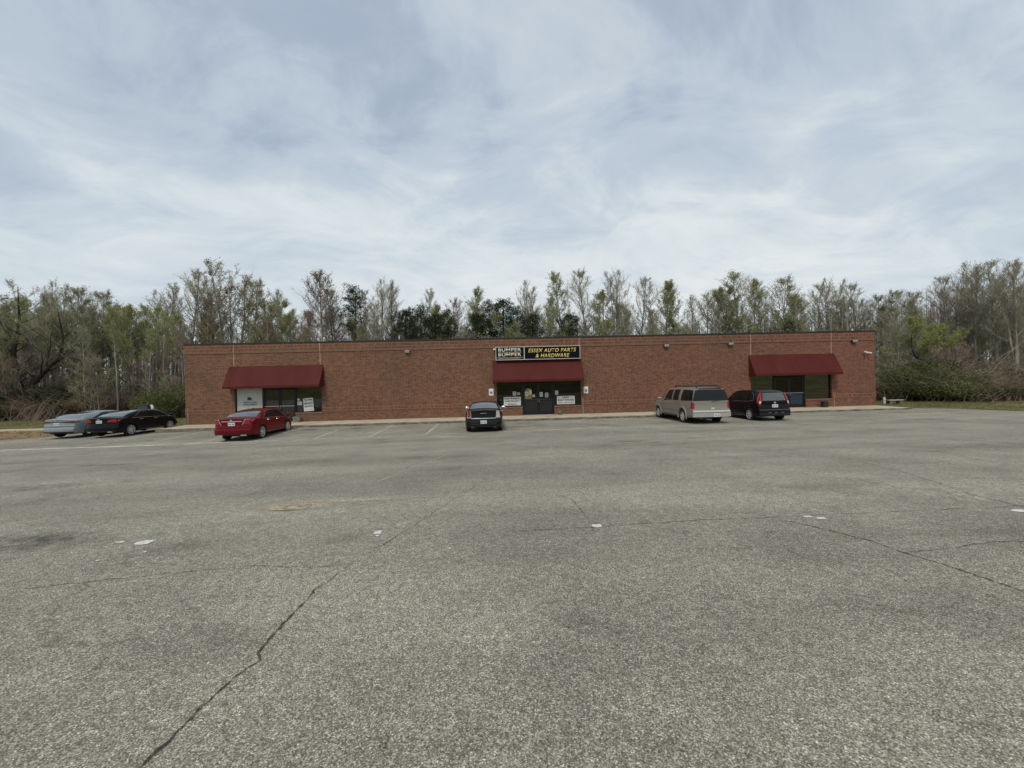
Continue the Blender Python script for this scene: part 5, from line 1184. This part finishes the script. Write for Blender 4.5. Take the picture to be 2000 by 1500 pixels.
fill(46, 380, 1700, 585, 640, 60, 74, ['bareA','bareC','budA','budB','bareD','greenA','bareB','redA'], 'treeline tree', 'young trees behind the store roof')
fill(22, 400, 1700, 620, 650, 52, 60, ['greenA','budA','greenB','redA','sapG'], 'low treetop', 'low trees showing over the roof')
fill(64, -40, 372, 600, 665, 43, 60, ['poleA','poleB','poleC','poleB','poleB','thin','poleC','poleA'], 'tree in left wood', 'slim trees in the left wood')
fill(26, -30, 366, 690, 745, 42, 50, ['thinW','sapR','thin','sapR','sapG'], 'sapling', 'saplings along the left wood')
fill(12, 0, 120, 570, 630, 48, 60, ['poleA','poleB','bareC'], 'tree deep in the wood', 'dense trees at the far left')
fill(60, 1716, 2060, 575, 670, 42, 62, ['poleA','poleC','budA','poleB','bareC','thin','poleA','poleC'], 'tree in right wood', 'slim trees in the right wood')
fill(20, 1850, 2080, 550, 620, 44, 60, ['bareA','bareC','poleA','budA'], 'tree deep in the wood', 'medium trees in the right wood')
fill(22, 1720, 2040, 670, 720, 38, 46, ['sapR','sapG','thin','sapG'], 'sapling behind bushes', 'saplings behind the right bushes')
# bushes at the right edge of the lot and under the left wood
def at(u, D): a, b, c = ray(u, 749.5); return a*D, b*D
for u, D, H, key, lab in ((1745,36,1.7,'bushT','twiggy brown bush beside the store corner'),(1770,36,2.2,'bushD','dark evergreen bush right of the white marker post'),(1792,35,2.8,'bushB','round green bush, largest right of the store corner'),
  (1818,34,2.6,'bushB','broad green bush beside the largest one'),(1842,33,2.0,'bushA','green bush in the middle of the right hedge'),(1866,32.5,1.7,'bushC','lower sprawling bush right of the hedge middle'),(1890,32,1.7,'bushT','tangled brown thicket in the right hedge'),
  (1912,31,1.4,'bushC','olive bush past the brown thicket'),(1938,30.8,1.5,'bushT','brown scrubby bush near the right edge of the photo'),(1962,30.6,1.3,'bushC','low spreading bush near the right edge of the photo'),(1985,30.6,1.6,'bushT','reddish twiggy bush at the right edge of the photo'),
  (1806,39,3.3,'bushA','tall bush rising behind the largest green bush'),(1880,36,2.3,'bushC','pale olive bush behind the brown thicket'),(1925,35,2.2,'bushT','brown bush behind the olive one at right'),(1965,34,2.1,'bushC','olive bush at the right under the tall bare trees'),(2010,33,2.4,'bushD','dark bush just at the right edge'),(1842,42,3.0,'bushT','grey thorny bush deep behind the hedge'),(1848,36,2.4,'bushT','straggly brown bush between the green hedge and the thicket')):
    X, Y = at(u, D); place(key, X, Y, H, lab, 'bush', 'bush', wide=1.35, group='bushes along the right edge of the lot')
for u, D, H, key, lab in ((12,42,3.4,'bushD','dark evergreen bush at the left edge of the photo'),(-25,42,3.0,'bushD','dark bush beyond the left edge'),(60,42.5,2.0,'bushT','brown bramble thicket left of the blue grey sedan'),(95,42,2.1,'bushT','pale brown bramble just over the blue grey sedan'),(120,44,3.4,'bushD','dark green bush behind the brown bramble'),
  (140,44,3.2,'bushD','dark green bush by the pale trunked tree'),(100,45,3.6,'bushB','leafy bush deep behind the bramble'),(350,40,3.0,'bushA','yellow green bush by the left corner of the store'),(338,44,3.4,'bushB','green bush behind the yellow green one')):
    X, Y = at(u, D); place(key, X, Y, H, lab, 'bush', 'bush', wide=1.2, group='bushes under the left wood')
fill_b = 0
for i in range(26):
    u = -20+390*(i+.5)/26; X, Y = at(u, rnd.uniform(43.5, 50)); place(rnd.choice(['bushT','bushC','bushT','bushA']), X, Y, rnd.uniform(1.2, 2.4), 'low undergrowth bush between the stems '+where(u), 'bush', 'bush', group='undergrowth bushes in the left wood', wide=1.2)
for i in range(24):
    u = 1730+310*(i+.5)/24; X, Y = at(u, rnd.uniform(38, 48)); place(rnd.choice(['bushT','bushC','bushA']), X, Y, rnd.uniform(1.4, 2.6), 'low undergrowth bush between the stems '+where(u), 'bush', 'bush', group='undergrowth bushes in the right wood', wide=1.2)
# far wood: the mass of stems, twigs and buds further in, one thing nobody could count
rf = random.Random(5); T = MB(); F = MB()
for i in range(2300):
    a = rf.uniform(-1.08, 1.08); D = rf.uniform(62, 100); X, Y = math.sin(a)*D*1.05, max(54, math.cos(a)*D)+rf.uniform(-4, 4)
    if abs(a) > .82: X, Y = math.copysign(rf.uniform(56, 82), a), rf.uniform(30, 62)
    H = rf.uniform(7, 13) if Y > 50 else rf.uniform(6, 11); z = gz(X, Y); lx = rf.gauss(0, .5)
    T.tube([(X, Y, z-.3), (X+lx*.5, Y, z+H*.5), (X+lx, Y, z+H)], [rf.uniform(.07, .15), .06, .015], 4)
    for k in range(9):
        t = rf.uniform(.12, .98); p = Vector((X+lx*t, Y, z+H*t)); an = rf.uniform(0, 6.28); l_ = rf.uniform(.8, 2.2)*(1.2-t*.6); e = p+Vector((math.cos(an)*l_*.7, math.sin(an)*l_*.7, l_*.8)); T.tube([p, e], [.025, .012], 3)
        for q in range(6): leafquad(F, p.lerp(e, rf.uniform(.2, 1.1))+Vector((rf.gauss(0, .35), rf.gauss(0, .35), rf.gauss(0, .35))), rf.uniform(.05, .11), rf)
    for q in range(30): leafquad(F, Vector((X+rf.gauss(0, 1.2), Y+rf.gauss(0, 1.2), z+abs(rf.gauss(0, 1.8)))), rf.uniform(.12, .32), rf)
T.mi = [0]*len(T.f); nT = len(T.f); T.cur = 1; T.add(F.v, F.f)
tag(T.build('far_wood', [BARK, LF['olive']]), 'grey brown mass of distant stems and buds behind the store', 'woodland', kind='stuff')
# grass blades and tufts on the visible verge
gr = MB(); rg = random.Random(3)
def tuft(x, y, h, n):
    for i in range(n):
        a = rg.uniform(0, 6.28); px, py = x+rg.gauss(0, .08), y+rg.gauss(0, .08); z = gz(px, py)-.04; w = .006+.006*rg.random(); l_ = rg.gauss(0, .35)*h
        gr.add([(px-w*math.cos(a), py-w*math.sin(a), z), (px+w*math.cos(a), py+w*math.sin(a), z), (px+l_*math.sin(a), py+l_*math.cos(a), z+h*rg.uniform(.5, 1.1))], [(0, 1, 2)])
for i in range(5200):
    if i % 2: x, y = rg.uniform(27.2, 36), rg.uniform(20, 40)
    else: x, y = rg.uniform(-48, -20.8), rg.uniform(22, 41)
    if inpoly(x, y, LOT) or (30.6 < y < 31.9 and x < -24): continue
    tuft(x, y, rg.uniform(.05, .12), 7)
tag(gr.build('grass', noisy('grass_blades', (.05, .065, .018), (.20, .17, .085), .5, 6, .9)), 'short rough grass around the lot', 'grass', kind='stuff')
# small things outside
t_ = thing('marker_post', 'short white marker post in the grass right of the store', 'post', (*at(1726, 33.0), 0)); x, y = t_.location[:2]; z = gz(x, y); t_.location.z = z
mb = MB(); mb.tube([(x, y, z-.1), (x, y, z+.42), (x, y, z+.46)], [.055, .055, .035], 10, True); mb.tube([(x+.09, y, z-.1), (x+.09, y, z+.40)], .03, 8, True); mb.build('post', WHITE, t_); inv(t_)
x, y = at(1746, 32.5); z = gz(x, y); t_ = thing('concrete_bench', 'low pale slab bench beside the white marker post', 'bench', (x, y, z)); mb = MB(); mb.box(x-.62, x+.62, y-.2, y+.2, z+.20, z+.27); mb.build('slab', noisy('pale_slab', (.34, .31, .28), (.46, .42, .38), 4), t_, bevel=.01)
for dx in (-.4, .4): box('bench_leg', noisy('slab_leg', (.10, .09, .08), (.2, .18, .16), 4), t_, x+dx-.12, x+dx+.12, y-.16, y+.16, z-.1, z+.2)
inv(t_)
x, y = at(356, 41); z = gz(x, y); t_ = thing('waste_barrel', 'lime green barrel with tan top behind the left corner of the store', 'barrel', (x, y, z)); mb = MB()
lathe(mb, [(0, .001), (0, .30), (.03, .33), (.30, .35), (.33, .37), (.36, .35), (.5, .33)], (x, y, z+.02), 'Z', 20); mb.build('drum', noisy('lime_plastic', (.20, .34, .035), (.30, .46, .07), 5, rough=.5), t_, smooth=True)
mb = MB(); lathe(mb, [(0, .36), (.04, .36), (.12, .28), (.22, .10), (.24, .001)], (x, y, z+.52), 'Z', 20); mb.build('lid', noisy('tan_lid', (.38, .27, .13), (.5, .38, .2), 5), t_, smooth=True); inv(t_)
x, y = at(294.5, 35); z = gz(x, y); t_ = thing('white_pipe', 'bent white pipe standing beyond the black sedan roof', 'pipe', (x, y, z)); mb = MB(); mb.tube([(x+.1, y, z-.1), (x+.1, y, z+1.2), (x, y, z+1.42)], [.10, .10, .08], 10, True); mb.build('pipe', WHITE, t_); inv(t_)
x, y = at(283, 36); z = gz(x, y); t_ = thing('utility_box', 'grey green utility cabinet left of the bent white pipe', 'utility box', (x, y, z)); mb = MB(); mb.box(x-.4, x+.4, y-.3, y+.3, z, z+1.35); mb.box(x-.43, x+.43, y-.33, y+.33, z+1.35, z+1.42); mb.build('cabinet', noisy('utility_paint', (.035, .05, .042), (.055, .07, .06), 3), t_, bevel=.02); inv(t_)
